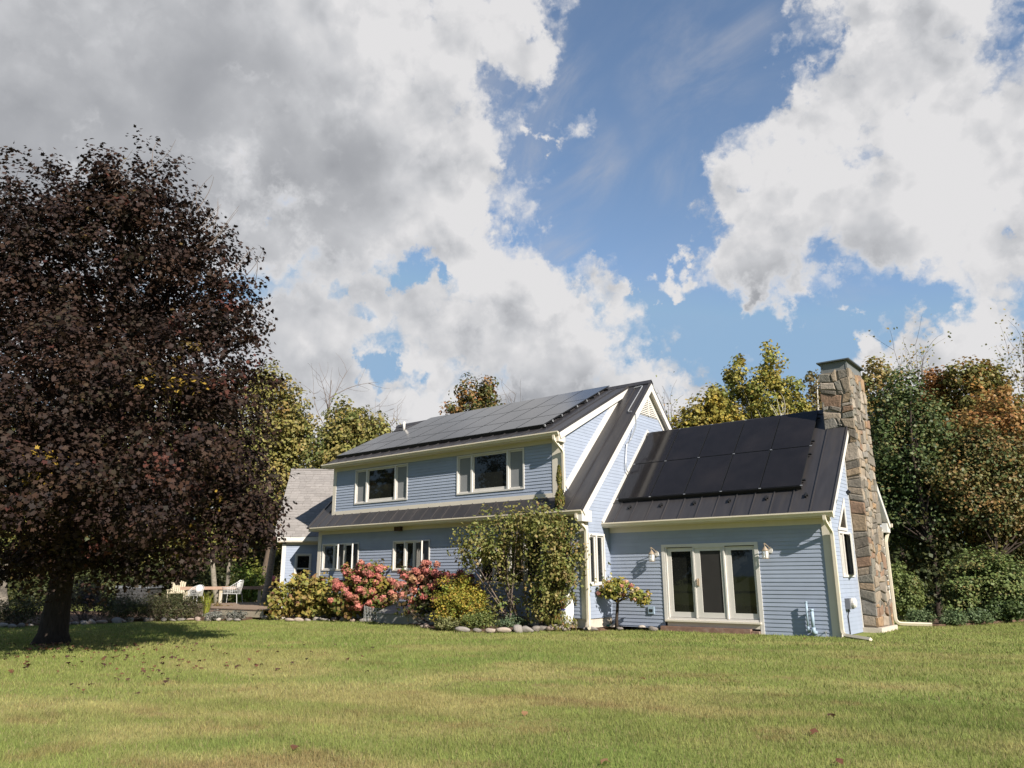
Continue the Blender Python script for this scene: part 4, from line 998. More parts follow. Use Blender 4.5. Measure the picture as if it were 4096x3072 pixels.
stone_row(ROW_LILAC, 'pale rounded fieldstone in the row edging the tall green shrubs', 'stones edging the tall shrubs', 1.08,
          {0: 'pale pointed fieldstone at the yellow shrub, first of the row edging the shrubs', 8: 'largest domed fieldstone, at the foot of the taller leaning shrub', 12: 'small fieldstone last in the row, beside the house corner'})
stone_row(ROW_HYD, 'pale rounded fieldstone in the row edging the hydrangeas', 'stones edging the hydrangeas', 1.05, {0: 'broad fieldstone first in the hydrangea row, next to the deck corner', 11: 'last small fieldstone of the hydrangea row, by the shaded gap'})
stone_row(ROW_DECK, 'rounded fieldstone in the row edging the flower bed by the deck', 'stones edging the deck bed', 1.0, {14: 'sunlit pale fieldstone ending the deck row, nearest the deck corner'})
stone_row(ROW_TRUNK, 'rounded shaded fieldstone in the row behind the maple trunk', 'stones behind the maple trunk', 1.0)
stone_row([(2345, 2520), (2368, 2521)], 'square pale block under the downspout outlet at the house corner', 'blocks under the downspout', .9)
stone_row([(2400, 2511), (2460, 2512), (2480, 2517), (2520, 2508), (2568, 2514), (2612, 2519), (2640, 2516)], 'flat tan stone at the foot of the small flowering tree', 'stones under the small flowering tree', .85)
stone_row([(1690, 2508), (1705, 2511)], 'dark shaded stone on the lawn edge below the bulkhead', 'stones below the bulkhead', .8)

# ------------------------------------------------------------------ vegetation
def pal(*cs): return [np.array(c) for c in cs]
def pick(palette, weights, n, spread=.22):
    w = np.array(weights, float); w /= w.sum(); idx = rng.choice(len(palette), n, p=w)
    return np.array(palette)[idx]*rng.uniform(1-spread, 1+spread, (n, 1))*rng.uniform(.94, 1.06, (n, 3))
QUAD = np.array([(0, -.5, 0), (.42, 0, .10), (0, .55, -.02), (-.42, 0, .10)])
def lobed():
    v = []
    for a, r in ((-90, .36), (-35, .46), (5, .28), (42, .52), (66, .30), (90, .62), (114, .30), (138, .52), (175, .28), (215, .46)):
        v.append((r*math.cos(math.radians(a)), r*math.sin(math.radians(a)), .16*abs(math.cos(math.radians(a)))-.07))
    return np.array(v)
def leaves(pos, nrm, size, shape=QUAD, droop=.0):
    n = len(pos); t = rng.normal(size=(n, 3)); t[:, 2] -= droop; t = unit(t-nrm*np.sum(t*nrm, 1, keepdims=True)); b = np.cross(nrm, t)
    s = size*rng.uniform(.65, 1.25, n)[:, None, None]
    V = pos[:, None]+(b[:, None]*shape[None, :, 0:1]+t[:, None]*shape[None, :, 1:2]+nrm[:, None]*shape[None, :, 2:3])*s
    return V.reshape(-1, 3)
def blob_points(blobs, n, shell=.45):
    """points inside a union of ellipsoids (x, y, z, rx, ry, rz), gathered towards their surface"""
    vol = np.array([b[3]*b[4]*b[5] for b in blobs])**.72; k = rng.choice(len(blobs), n, p=vol/vol.sum()); B = np.array(blobs)[k]
    d = unit(rng.normal(size=(n, 3))); r = rng.random(n)**shell
    lump = 1+.16*np.sin(d[:, 0]*7+k*1.7)*np.sin(d[:, 1]*6+k)+.12*np.sin(d[:, 2]*9+k*2.3)
    return B[:, :3]+d*B[:, 3:6]*(r*lump)[:, None], d
def crown(blobs, nclus, per, crad, size, palette, weights, shape=QUAD, shell=.4, flat=1.0, up=.5, tone=None, keep=None, spread=.22):
    if shape is QUAD and .18 < size < .3: size *= .84; per *= 1.35; spread *= .75
    cp, cd = blob_points(blobs, nclus, shell)
    if keep is not None: k = keep(cp); cp, cd = cp[k], cd[k]
    m = len(cp); cr = crad*rng.uniform(.6, 1.4, m)
    npc = rng.poisson(per, m); idx = np.repeat(np.arange(m), npc); n = len(idx)
    o = rng.normal(size=(n, 3))*np.array((1, 1, flat)); o = o/np.maximum(1, np.linalg.norm(o, axis=1, keepdims=True)/1.45)
    pos = cp[idx]+o*cr[idx][:, None]*.62
    nrm = unit(cd[idx]*.55+o*.35+np.array((0, 0, up))+rng.normal(size=(n, 3))*.55)
    ctone = np.clip(rng.normal(0, 1, m), -2, 2)
    col = pick(palette, weights, m, .18)[idx]*.6+pick(palette, weights, n, spread)*.4
    if tone is not None: col = tone(cp, col, idx)
    return leaves(pos, nrm, size, shape), col, cp
def limb(mb, a, b, r0, r1, seg=6, sag=.12, n=5):
    a, b = np.array(a, float), np.array(b, float); L = np.linalg.norm(b-a); w = rng.normal(size=3)*L*.06
    pts = []
    for i in range(n+1):
        t = i/n; p = a+(b-a)*t; p = p+w*math.sin(math.pi*t); p[2] += sag*L*math.sin(math.pi*t)*.6; pts.append(p)
    mb.tube(pts, list(np.linspace(r0, r1, n+1)), seg, False); return pts
def trunk_mesh(base, top, r, cp, nl, bark, parent, seg=9, low=.3, twigs=0, flare=1.5, name='trunk', wobble=1.0):
    mb = MB(); base = np.array(base, float); top = np.array(top, float); H = top[2]-base[2]
    n = 9; pts = []; wob = rng.normal(size=(2, 3))*H*.012*wobble
    for i in range(n+1):
        t = i/n; pts.append(base+(top-base)*t+wob[0]*math.sin(t*4)+wob[1]*math.sin(t*7))
    rad = [r*(flare if i == 0 else 1)*(1-.82*(i/n)**.9) for i in range(n+1)]; pts[0][2] -= .25
    pts.insert(1, pts[0]+(pts[1]-pts[0])*.35); rad.insert(1, r*1.08)
    mb.tube(pts, rad, seg, True)
    P = np.array(pts)
    if len(cp):
        for k in rng.choice(len(cp), min(nl, len(cp)), False):
            tgt = cp[k]; zf = min(.92, max(low, (tgt[2]-base[2])/H-.22-.12*rng.random())); p = base+(top-base)*zf
            rr = r*(1-.8*zf)*.42; q = limb(mb, p, tgt, rr, rr*.15, 5)
            for _ in range(twigs):
                s = q[rng.integers(2, 6)]; e = s+rng.normal(size=3)*np.array((.5, .5, .4))*np.linalg.norm(tgt-p)*.22+np.array((0, 0, .1)); limb(mb, s, e, rr*.25, .006, 3, .02, 3)
    return obj(name, mb, bark, parent, True)
def tree(label, base, height, blobs, palette, weights, nclus=220, per=26, crad=.55, size=.22, r=.16, bark=BARK, nl=22, lean=(0, 0), group='trees behind the house', tone=None, leafmat=None, shape=QUAD, shell=.4, name='tree', twigs=0, low=.3, keep=None, up=.5, toward=0.0):
    base = np.array((base[0], base[1], 0.0)); t = thing(name, label, 'tree', base, group)
    BL = [(base[0]+b[0], base[1]+b[1], b[2], b[3], b[4], b[5]) for b in blobs]
    V, c, cp = crown(BL, nclus, per, crad, size, palette, weights, shape, shell, tone=tone, keep=keep, up=up)
    link('crown', np_mesh('crown', V, len(shape), leafmat or LEAFM, c), t)
    if toward: base = base-FH*toward
    trunk_mesh(base, base+np.array((lean[0], lean[1], height*(.70 if toward else .93))), r, cp, nl, bark, t, twigs=twigs, low=low)
    return t
H2 = lambda v: np.array((v[0], v[1], 0))/np.linalg.norm(v[:2])
RH = H2(RIGHT); FH = H2(FWD)
def off(a, b): v = RH*a+FH*b; return v[0], v[1]

# --- the big purple maple on the lawn
mb0 = G(205, 2570); MD = 17.5
def mblob(px, py, rpx, depth=0.0, rz=None, rd=None):
    p = D(px, py, MD+depth); r = rpx/F*(MD+depth); return (p[0]-mb0[0], p[1]-mb0[1], p[2], r, r*(rd or 1.0), (rz or rpx)/F*(MD+depth))
MB_ = [mblob(760, 1060, 190, 1.4), mblob(880, 1250, 170, 1.2), mblob(700, 1250, 260, 1.6), mblob(560, 900, 220, 1.4), mblob(60, 960, 250, .2), mblob(360, 810, 200, .2), mblob(330, 1130, 520, .5), mblob(620, 850, 235, 0), mblob(540, 760, 175, .6), mblob(230, 900, 240, .8), mblob(-20, 1000, 300, .5), mblob(790, 1020, 200, .2), mblob(930, 1240, 170, 0), mblob(800, 1420, 300, -.3),
       mblob(930, 1560, 170, .4), mblob(300, 1640, 520, -1.2), mblob(-150, 1400, 520, 0), mblob(700, 1850, 330, -.8), mblob(950, 1960, 180, -.2), mblob(990, 2120, 110, 0), mblob(-50, 1950, 420, -.6), mblob(330, 2010, 330, -1.8),
       mblob(760, 2180, 190, -1.2, 110), mblob(600, 2260, 120, -1.6, 70), mblob(120, 2210, 220, -1.2, 90), mblob(500, 2120, 220, 1.6, 130), mblob(920, 1750, 170, 1.2), mblob(300, 1300, 560, 2.6),
       mblob(380, 1880, 420, -3.0, 210), mblob(700, 1720, 300, -2.6, 260), mblob(60, 1700, 380, -3.0, 300), mblob(420, 1480, 380, -2.6, 300), mblob(550, 2080, 260, -3.2, 110), mblob(150, 2080, 220, -3.4, 110),
       mblob(1020, 2010, 135, .2, 170), mblob(880, 1920, 230, 1.0, 220), mblob(800, 2080, 200, .6, 130), mblob(900, 1650, 190, -.4), mblob(975, 2110, 120, -.3, 110), mblob(650, 2285, 130, -.4, 55), mblob(760, 2260, 110, .3, 50), mblob(480, 2240, 120, -1.2, 60), mblob(250, 2235, 190, -1.6, 60), mblob(90, 2270, 120, -.8, 60), mblob(-60, 1900, 360, -4.0, 260), mblob(250, 1950, 300, -4.4, 160), mblob(500, 1700, 420, 3.4, 360), mblob(750, 1900, 260, 2.6, 200)]
PUR = pal((.029, .0175, .0145), (.041, .024, .0175), (.021, .0150, .0145), (.056, .031, .020), (.11, .034, .025), (.20, .14, .035), (.030, .026, .016))
PW = [30, 26, 24, 14, 1.2, .35, 8]
LOB = lobed()
mt = thing('maple_tree', 'big dark purple-leaved maple standing alone on the lawn', 'tree', (mb0[0], mb0[1], 0))
BLm = [(mb0[0]+b[0], mb0[1]+b[1], *b[2:]) for b in MB_]
def holes(cp): return fbm(cp[:, 0]*.8+cp[:, 1]*.3, cp[:, 2]*.8, 5, 2) > .24
YSPOT = [D(765, 1505, MD-3), D(640, 1540, MD-2), D(850, 2040, MD-1), D(700, 2180, MD-1), D(180, 1850, MD-4)]
def yellow_sprigs(cp, col, idx):
    near_y = np.min([np.linalg.norm(cp-y, axis=1) for y in YSPOT], axis=0) < .45
    m = near_y[idx] & (rng.random(len(idx)) < .3)
    col[m] = np.array((.26, .17, .03))*rng.uniform(.6, 1.2, (m.sum(), 1)); return col
Vm, Cm, cpm = crown(BLm, 3850, 33, .36, .104, PUR, PW, LOB, .45, keep=holes, up=.75, flat=.62, tone=yellow_sprigs)
def outlier(cp): return cp
# the 280 leaves that stand nearest the viewer are parts of their own, the rest one mass
nlob = len(LOB); cent = Vm.reshape(-1, nlob, 3).mean(1)
dd = (cent-CAM)@FWD; uu = (cent-CAM)@RIGHT/dd; vv_ = -((cent-CAM)@UP)/dd
vis = (np.abs(uu) < .67) & (np.abs(vv_) < .5)
order = np.argsort(np.where(vis, dd, 1e9))[:280]
mask = np.ones(len(cent), bool); mask[order] = False
tag(link('crown', np_mesh('crown', Vm.reshape(-1, nlob, 3)[mask].reshape(-1, 3), nlob, LEAFMAPLE, Cm[mask]), mt), kind='stuff')
for i in order: link('leaf', np_mesh('leaf', Vm.reshape(-1, nlob, 3)[i], nlob, LEAFMAPLE, Cm[i:i+1]), mt)
trunk_mesh((mb0[0], mb0[1], 0), (mb0[0]+off(.45, 0)[0], mb0[1]+off(.45, 0)[1], 10.2), .30, cpm, 70, DARKBARK, mt, 12, .16, 2, 1.75, wobble=.15)
for px, py, q in ((345, 640, 2), (510, 620, 2), (665, 565, 2), (840, 730, 3), (890, 800, 4), (910, 860, 3), (1010, 985, 3), (1045, 1030, 2), (100, 690, 2)):
    e = D(px, py, MD)
    for _ in range(q):
        mbt = MB(); limb(mbt, e+RH*rng.uniform(-.5, -.1)+np.array((0, 0, -.75)), e+rng.normal(size=3)*.15, .010, .003, 3, .02, 4); obj('shoot', mbt, TWIG, mt)


# --- forest trees
OLIVE = pal((.205, .195, .056), (.26, .235, .070), (.155, .16, .048), (.30, .235, .085), (.32, .19, .065), (.10, .13, .038))
GOLD = pal((.27, .25, .06), (.34, .29, .065), (.17, .20, .045), (.42, .29, .045), (.27, .21, .06), (.11, .14, .035))
RUST = pal((.34, .155, .05), (.27, .13, .05), (.38, .20, .065), (.20, .14, .045), (.15, .14, .042))
DGREEN = pal((.058, .088, .030), (.080, .112, .038), (.042, .062, .025), (.14, .145, .048), (.16, .105, .042))
TAN = pal((.29, .21, .08), (.22, .185, .065), (.17, .165, .052), (.33, .20, .07))
MIXD = pal((.06, .072, .026), (.09, .085, .03), (.045, .055, .02), (.14, .09, .03))
def btree(label, px, py, depth, shape_px, palette, weights, **k):
    """crown lobes given as (dx, dy, rx, ry, ddepth): sizes as seen from the lawn; the top of the tree is at (px, py)"""
    top = D(px, py, depth); base = (top[0], top[1]); sc = depth/F; bl = []
    for s in shape_px:
        p = D(px+s[0], py+s[1], depth+(s[4] if len(s) > 4 else 0)); bl.append((p[0]-top[0], p[1]-top[1], p[2], s[2]*sc, s[2]*sc, s[3]*sc))
    return tree(label, base, top[2], bl, palette, weights, **k)
TALL = [(0, 130, 90, 130), (-60, 300, 120, 170), (70, 320, 110, 180), (0, 480, 150, 200), (-40, 650, 140, 160)]
btree('tall olive-green tree with a tan top, just right of the purple maple', 1095, 1455, 47, [(0, 90, 70, 80), (-70, 130, 70, 100), (60, 200, 90, 130), (-40, 300, 150, 170), (90, 330, 90, 120), (0, 470, 160, 170), (30, 620, 130, 130)], OLIVE, [5, 6, 3, 4, 2, 2], nclus=560, per=36, crad=.6, size=.24, r=.2, nl=26, twigs=1)
btree('rounded olive tree overtopped by bare twigs, above the shingled wing', 1400, 1590, 44, [(0, 80, 80, 70), (-60, 150, 90, 90), (70, 150, 100, 100), (-10, 250, 150, 120), (110, 250, 80, 80), (-90, 330, 110, 120), (50, 360, 110, 110), (-20, 460, 150, 100)], OLIVE, [6, 4, 4, 3, 1.5, 3], nclus=540, per=36, crad=.55, size=.23, r=.2, nl=24, twigs=1)
def bare(label, px, py, depth, w, n, group='bare treetops behind the house', leafy=0, h=None):
    top = D(px, py, depth); t = thing('bare_tree', label, 'tree', (top[0], top[1], 0), group); mb = MB(); base = np.array((top[0], top[1], 0)); sc = depth/F
    mb.tube([base, base+(0, 0, top[2]*.5), top-np.array((0, 0, top[2]*.18))], [.16, .10, .05], 6); ends = []
    for _ in range(n):
        zf = rng.uniform(.62, .88); s = base+(0, 0, top[2]*zf); e = top+RH*rng.normal()*w*sc+FH*rng.normal()*w*sc*.6+np.array((0, 0, -abs(rng.normal())*w*sc*.9)); q = limb(mb, s, e, .028, .008, 4, -.05, 5); ends.append(e)
        for _ in range(5): k = q[rng.integers(2, 6)]; e2 = k+(e-s)*.25*rng.uniform(.5, 1.3)+rng.normal(size=3)*.5; limb(mb, k, e2, .011, .005, 3, 0, 3); ends.append(e2)
    obj('trunk', mb, TWIG, t)
    if leafy:
        pos = np.array(ends)[rng.choice(len(ends), leafy)]+rng.normal(size=(leafy, 3))*.3; link('crown', np_mesh('crown', leaves(pos, unit(rng.normal(size=(leafy, 3))), .13), 4, LEAFM, pick(OLIVE, [1, 2, 1, 2, 1, 1], leafy)), t)
    return t
bare('bare grey treetop rising over the rounded olive tree', 1320, 1480, 46, 80, 9)
bare('bare branches leaning right of the rounded olive tree', 1570, 1600, 46, 55, 6)
bare('tiny bare twigs poking over the solar roof right of the orange tree', 2055, 1565, 52, 22, 4)
bare('small sparse treetop just right of the main gable peak', 2680, 1605, 44, 30, 6, leafy=60)
btree('green tree turning orange, peeping over the dormer roof', 1900, 1515, 52, [(-30, 60, 45, 60), (35, 50, 50, 60), (-70, 140, 50, 50), (0, 150, 90, 80), (70, 150, 55, 70), (0, 280, 110, 120)], pal((.10, .115, .035), (.25, .12, .04), (.14, .14, .04), (.32, .14, .05), (.07, .09, .03)), [4, 4, 3, 2, 3], nclus=190, per=40, crad=.5, size=.24, r=.2)
ASP = dict(toward=.9, nclus=330, per=34, crad=.40, size=.19, r=.13, bark=BIRCH, nl=20)
btree('tall golden-green aspen with the highest tip, left of the chimney', 3075, 1370, 38, [(0, 60, 32, 60), (15, 140, 55, 80), (75, 190, 45, 80), (-50, 190, 50, 80), (110, 290, 60, 100), (0, 290, 110, 120), (-60, 400, 90, 110), (90, 430, 100, 110)], GOLD, [7, 6, 4, 2.5, 2, 2], **ASP)
btree('golden-green aspen, second tip from the chimney', 2965, 1405, 39, [(0, 45, 24, 45), (-25, 130, 45, 70), (40, 180, 45, 70), (-60, 250, 60, 80), (-20, 330, 110, 100), (0, 450, 120, 110)], GOLD, [7, 5, 4, 2, 2, 2], **ASP)
btree('low yellow tree left of the aspens, behind the low solar roof', 2850, 1560, 37, [(10, 50, 55, 50), (-60, 110, 70, 60), (60, 140, 80, 70), (-130, 190, 70, 60), (-190, 240, 50, 40), (0, 250, 180, 80)], GOLD, [4, 5, 3, 5, 4, 2], nclus=420, per=34, crad=.45, size=.2, r=.13)
btree('slender birch with a pale trunk just left of the chimney', 3250, 1445, 39, [(-10, 60, 35, 50), (10, 170, 55, 70), (20, 290, 90, 100), (-20, 330, 70, 90)], pal((.16, .125, .05), (.12, .11, .045), (.20, .13, .05)), [2, 2, 1], nclus=90, per=24, crad=.45, size=.2, r=.11, bark=BIRCH)
btree('broad tan tree rising from behind the chimney', 3500, 1440, 40, [(0, 70, 70, 70), (-60, 160, 90, 90), (60, 150, 80, 90), (0, 300, 150, 150), (-20, 500, 150, 180), (-180, 180, 90, 110), (-230, 260, 70, 80)], TAN, [4, 4, 4, 3], nclus=300, per=34, crad=.5, size=.22, r=.18)
bare('pale sparse treetop standing above the forest right of the chimney', 3665, 1370, 42, 75, 8, leafy=240)
bare('sparse grey-green treetop at the right edge of the view', 4065, 1375, 38, 50, 6, leafy=300)
btree('rust-red maple behind the tall dark green tree', 3755, 1470, 40, [(0, 60, 55, 60), (-20, 170, 90, 90), (40, 200, 80, 100), (0, 330, 110, 120)], RUST, [5, 5, 3, 2, 1], nclus=220, per=36, crad=.5, size=.22, r=.16)
btree('orange and green maple with a flat top, at the forest edge', 3890, 1450, 39, [(-30, 60, 70, 60), (60, 70, 70, 60), (0, 160, 130, 90), (90, 200, 110, 120), (-40, 300, 150, 130)], pal((.17, .165, .048), (.35, .175, .05), (.22, .19, .055), (.13, .14, .042)), [4, 3, 4, 3], nclus=280, per=36, crad=.5, size=.22, r=.18)
btree('rust-brown maple lower down at the right edge', 4010, 1590, 35, [(0, 80, 110, 90), (-100, 140, 100, 90), (60, 200, 120, 120), (-60, 260, 140, 120)], RUST, [3, 5, 2, 4, 4], nclus=280, per=36, crad=.5, size=.2, r=.18)
AG = dict(nclus=900, per=36, crad=.5, size=.125, r=.13, nl=34, bark=DARKBARK, leafmat=LEAFDARK, shell=.5, twigs=1)
btree('tall dark green tree filling the space right of the chimney', 3620, 1480, 30, [(0, 80, 80, 90), (-70, 200, 90, 130), (70, 220, 110, 130), (-20, 370, 170, 160), (110, 430, 150, 160), (-90, 540, 110, 150), (60, 590, 180, 130), (180, 600, 120, 130)], DGREEN, [5, 5, 4, 2.5, 1], **AG)
btree('olive and rust spreading tree on the right, above the mounded viburnum', 3900, 1720, 29, [(0, 90, 120, 110), (-90, 200, 140, 130), (110, 180, 140, 140), (0, 320, 200, 130), (190, 320, 130, 140)], pal((.075, .095, .032), (.14, .125, .042), (.05, .07, .026), (.19, .12, .045), (.24, .13, .045)), [4, 4, 3, 3, 2], **AG)
btree('olive-brown tree at the far right edge behind the mounded shrub', 4130, 1780, 31, [(0, 100, 130, 130), (-60, 260, 150, 150), (0, 450, 170, 150)], MIXD, [4, 4, 3, 1], nclus=320, per=32, crad=.5, size=.18, r=.18)
# behind the maple
BK = dict(nclus=260, per=30, crad=.7, size=.27, r=.2, nl=16, group='shaded trees beyond the deck')
for lab, px, py, d, w in (('shaded tree left of the maple crown, at the left edge', 60, 1500, 50, 5), ('shaded green tree seen through the maple above its trunk', 330, 1420, 52, 3), ('dull olive tree hidden behind the middle of the maple', 620, 1500, 50, 4), ('dark green tree behind the right half of the maple', 850, 1480, 49, 6)):
    btree(lab, px, py, d, [(0, 120, 120, 120), (-80, 330, 180, 200), (80, 350, 170, 200), (0, 560, 210, 180), (40, 720, 190, 110)], MIXD if w % 2 else OLIVE, [4, 4, 3, 1.5] if w % 2 else [3, 3, 4, 1, 1, 4], **BK)
GREYBARK = material('pale grey bark', (.23, .20, .165), .9, .25, 6.0, .15, stretch=(1, 1, 3), dirt=((.08, .065, .05), 5.0, .7))
def pole(label, px0, py0, px1, py1, depth, r, bark=GREYBARK, group='pale trunks beyond the deck'):
    a = D(px0, py0, depth); b = D(px1, py1, depth); a = a+(a-b)*((a[2])/(b[2]-a[2]+1e-9)) if a[2] > 0 else a
    t = thing('trunk_tree', label, 'tree', (a[0], a[1], 0), group); mb = MB(); b2 = b+(b-a)*.35; m = (a+b)/2+RH*rng.normal()*.05
    mb.tube([a-(0, 0, .1), a*.75+b*.25, m, b, b2], [r*1.35, r*1.05, r, r*.9, r*.55], 9); obj('trunk', mb, bark, t, True)
    V, c, cp = crown([(b2[0], b2[1], b2[2]+.6, 1.3, 1.3, 1.1)], 40, 22, .5, .24, OLIVE, [3, 3, 3, 1, 1, 3]); link('crown', np_mesh('crown', V, 4, LEAFM, c), t)
pole('straight pale trunk beyond the deck rail, left of the lounge chair', 866, 2400, 850, 2250, 40, .14)
pole('slim pale forked trunk behind the lounge chair', 895, 2390, 915, 2255, 41, .10)
pole('pale leaning trunk beside the shingled wing', 1062, 2385, 1090, 2215, 36, .16)
pole('birch trunk with peeling bark at the left edge of the view', 10, 2470, 12, 2260, 33, .22)
def bush_at(name, label, px0, px1, py_top, py_base, depth_r, palette, weights, nclus, per, crad, size, cat='shrub', shape=QUAD, leafmat=None, group=None, up=.5, shell=.45, lobes=5, z=0.0, stems=10, flat=1.0, spread=.22, bark=TWIG, base=None, dome=.25):
    c = base if base is not None else G((px0+px1)/2, py_base); dep = (c-CAM)@FWD; w = (px1-px0)/2/F*dep; hgt = (py_base-py_top)/F*dep*1.02
    t = thing(name, label, cat, (c[0], c[1], z), group); bl = []
    r = np.random.default_rng(int(px0*7+px1))
    for i in range(lobes):
        fx = (i+.5)/lobes*2-1; p = c+RH*fx*w*.68+FH*r.normal()*depth_r*.3; hz = hgt*(.62-dome*fx*fx+r.uniform(-.07, .07)); bl.append((p[0], p[1], hz*.92+z, w*1.35/lobes+.12, depth_r*.75, hgt*.42))
    bl.append((c[0], c[1], hgt*.45+z, w*.85, depth_r*.8, hgt*.45))
    V, col, cp = crown(bl, nclus, per, crad, size, palette, weights, shape, shell, up=up, flat=flat, spread=spread, keep=lambda q: q[:, 2] > z+.04)
    k = V.reshape(-1, len(shape), 3)[:, :, 2].min(1) > z+.0
    link('foliage', np_mesh('foliage', V.reshape(-1, len(shape), 3)[k].reshape(-1, 3), len(shape), leafmat or LEAFM, col[k]), t)
    if stems:
        mb = MB()
        for i in rng.choice(len(cp), min(stems, len(cp)), False):
            s = c+np.append(rng.normal(size=2)*.12*w, 0); s[2] = z-.03; limb(mb, s, cp[i], .018, .006, 5, -.05)
        obj('stems', mb, bark, t)
    return t, cp, bl, c
# undergrowth and far wood, one mass
fv = []; fc_ = []
for px in np.linspace(-500, 4600, 150):
    for row in range(3):
        d = 50+row*7+rng.uniform(-3, 3); p = D(px+rng.uniform(-20, 20), 2300, d); h = rng.uniform(2.0, 6.0) if px > 1400 else rng.uniform(2.5, 8.5)
        V, c, cp = crown([(p[0], p[1], h*.5, 1.7, 1.7, h*.55)], 9, 26, .85, .38, MIXD, [4, 3, 4, 1]); fv.append(V); fc_.append(c)
tag(link('forest', np_mesh('forest', np.concatenate(fv), 4, LEAFM, np.concatenate(fc_))), 'dim wood of mixed trees closing the view behind the house', 'forest', kind='stuff')
fv = []; fc_ = []
for px, d, h in [(p, q, hh) for p, q, hh in zip(np.linspace(3560, 4500, 34), rng.uniform(28, 38, 34), rng.uniform(2, 5, 34))]+[(p, q, hh) for p, q, hh in zip(np.linspace(-500, 1000, 60), rng.uniform(42, 48, 60), rng.uniform(1.0, 3.5, 60))]:
    p = D(px, 2330, d); V, c, cp = crown([(p[0], p[1], h*.5, 1.2, 1.2, h*.5)], 14, 30, .5, .2, MIXD, [4, 2, 5, .4]); fv.append(V); fc_.append(c)
tag(link('undergrowth', np_mesh('undergrowth', np.concatenate(fv), 4, LEAFM, np.concatenate(fc_))), 'dark undergrowth below the trees', 'undergrowth', kind='stuff')
for lab, x, y, h in (('tree at the forest edge outside the view, to the right of the mounded viburnum', 16.5, 10.0, 7.0), ('taller tree outside the view, behind the one nearest the viburnum', 21.0, 16.0, 8.5)):
    tree(lab, (x, y), h, [(0, 0, h*.78, 2.0, 2.0, h*.2), (0, 0, h*.5, 3.0, 3.0, h*.25), (.6, .5, h*.32, 2.8, 2.8, h*.2)], MIXD, [4, 4, 3, 1], nclus=260, per=18, crad=.8, size=.4, r=.2, nl=10, group='trees outside the view on the right')
# trees on the far side of the lawn, behind the viewer: what the windows reflect
tree('slender dark tree on the far side of the lawn, mirrored in the right upper window', (-38.6, -36.0), 11.3, [(0, 0, 9.9, 1.25, 1.25, 1.2), (.5, -.4, 8.6, 1.2, 1.2, 1.0), (0, 0, 7.0, .8, .8, 1.4)], MIXD, [4, 4, 3, 1], nclus=90, per=20, crad=.45, size=.3, r=.12, nl=6, group='trees behind the viewer')
for i, (x, y, h) in enumerate(((-27, -42, 7.0), (-47, -31, 13.5), (-16, -50, 10), (-5, -56, 13), (-54, -26, 13.5), (8, -60, 12), (-36, -33, 6.5), (-32, -46, 7))):
    tree('dark tree on the far side of the lawn, behind the viewer', (x, y), h, [(0, 0, h*.75, 2.6, 2.6, h*.25), (0, 0, h*.5, 3.8, 3.8, h*.28), (1, 1, h*.35, 3.6, 3.6, h*.22)], MIXD, [4, 4, 3, 1], nclus=160, per=16, crad=1.0, size=.6, r=.25, nl=6, group='trees behind the viewer')

# --- shrubs and flowers by the house
YHYD = pal((.27, .27, .06), (.22, .20, .05), (.33, .25, .065), (.21, .12, .045), (.15, .17, .04), (.29, .16, .08))
PHYD = pal((.10, .14, .03), (.20, .18, .04), (.08, .10, .028), (.26, .20, .04), (.14, .07, .03))
def heads(t, pts, size, palette, weights, name='flower_head', mat=PETAL):
    for p in pts:
        n = 46; d = unit(rng.normal(size=(n, 3))); s = size*rng.uniform(.75, 1.2); pos = np.array(p)+d*s*np.array((1, 1, .85))
        V = leaves(pos, unit(d+rng.normal(size=(n, 3))*.35), s*.62); base = pick(palette, weights, 1, .15)
        core = MB(); core.lathe(p, [(.1*s, -.7*s), (.75*s, -.3*s), (.85*s, .2*s), (.2*s, .8*s)], 7); cv = np.array(core.v); quad = []
        for f in core.f:
            if len(f) == 4: quad += [cv[i] for i in f]
        V = np.concatenate([V, np.array(quad)]); c = np.concatenate([base*rng.uniform(.75, 1.25, (n, 1)), np.repeat(base*.75, len(quad)//4, 0)])
        link(name, np_mesh(name, V, 4, mat, c), t)
def front_points(bl, n, c, zmin=.25, zmax=9):
    out = []
    while len(out) < n:
        p, d = blob_points(bl, 40, .08)
        for q, e in zip(p, d):
            if zmin < q[2] < zmax and (e@(CAM-c)/np.linalg.norm(CAM-c) > -.1 or e[2] > .5): out.append(q)
    return out[:n]
PINK = pal((.47, .165, .135), (.51, .205, .16), (.41, .125, .115), (.45, .205, .14), (.36, .20, .11))
TANF = pal((.34, .20, .13), (.42, .30, .20), (.30, .15, .10))
t, cp, bl, c = bush_at('hydrangea', 'yellow and brown leaved hydrangea next to the deck corner', 1045, 1390, 2300, 2476, .75, YHYD, [5, 4, 4, 3, 3, 1.5], 330, 13, .22, .15, up=.35, lobes=6, shape=QUAD, spread=.3)
heads(t, front_points(bl, 9, c, .5), .085, TANF, [2, 1, 2])
t, cp, bl, c = bush_at('hydrangea', 'pink hydrangea with yellowing leaves, left one of the two pink bushes', 1300, 1625, 2258, 2484, .8, PHYD, [3, 5, 2, 4, 2], 260, 13, .22, .13, up=.35)
heads(t, front_points(bl, 116, c, .42), .118, PINK, [5, 5, 3, 3, 1.2])
cB = np.array((-11.7, -2.3, 0.0))
t, cp, bl, c = bush_at('hydrangea', 'tall pink hydrangea on bare stems in front of the grey bulkhead', 1545, 1850, 2245, 2490, .65, pal((.08, .11, .03), (.16, .16, .04), (.06, .06, .03), (.09, .035, .03)), [4, 3, 3, 3], 150, 13, .2, .13, up=.3, z=0.0, base=cB, stems=0, lobes=7)
for o in list(t.children):
    me = o.data; k = len(me.vertices)
mbs = MB()
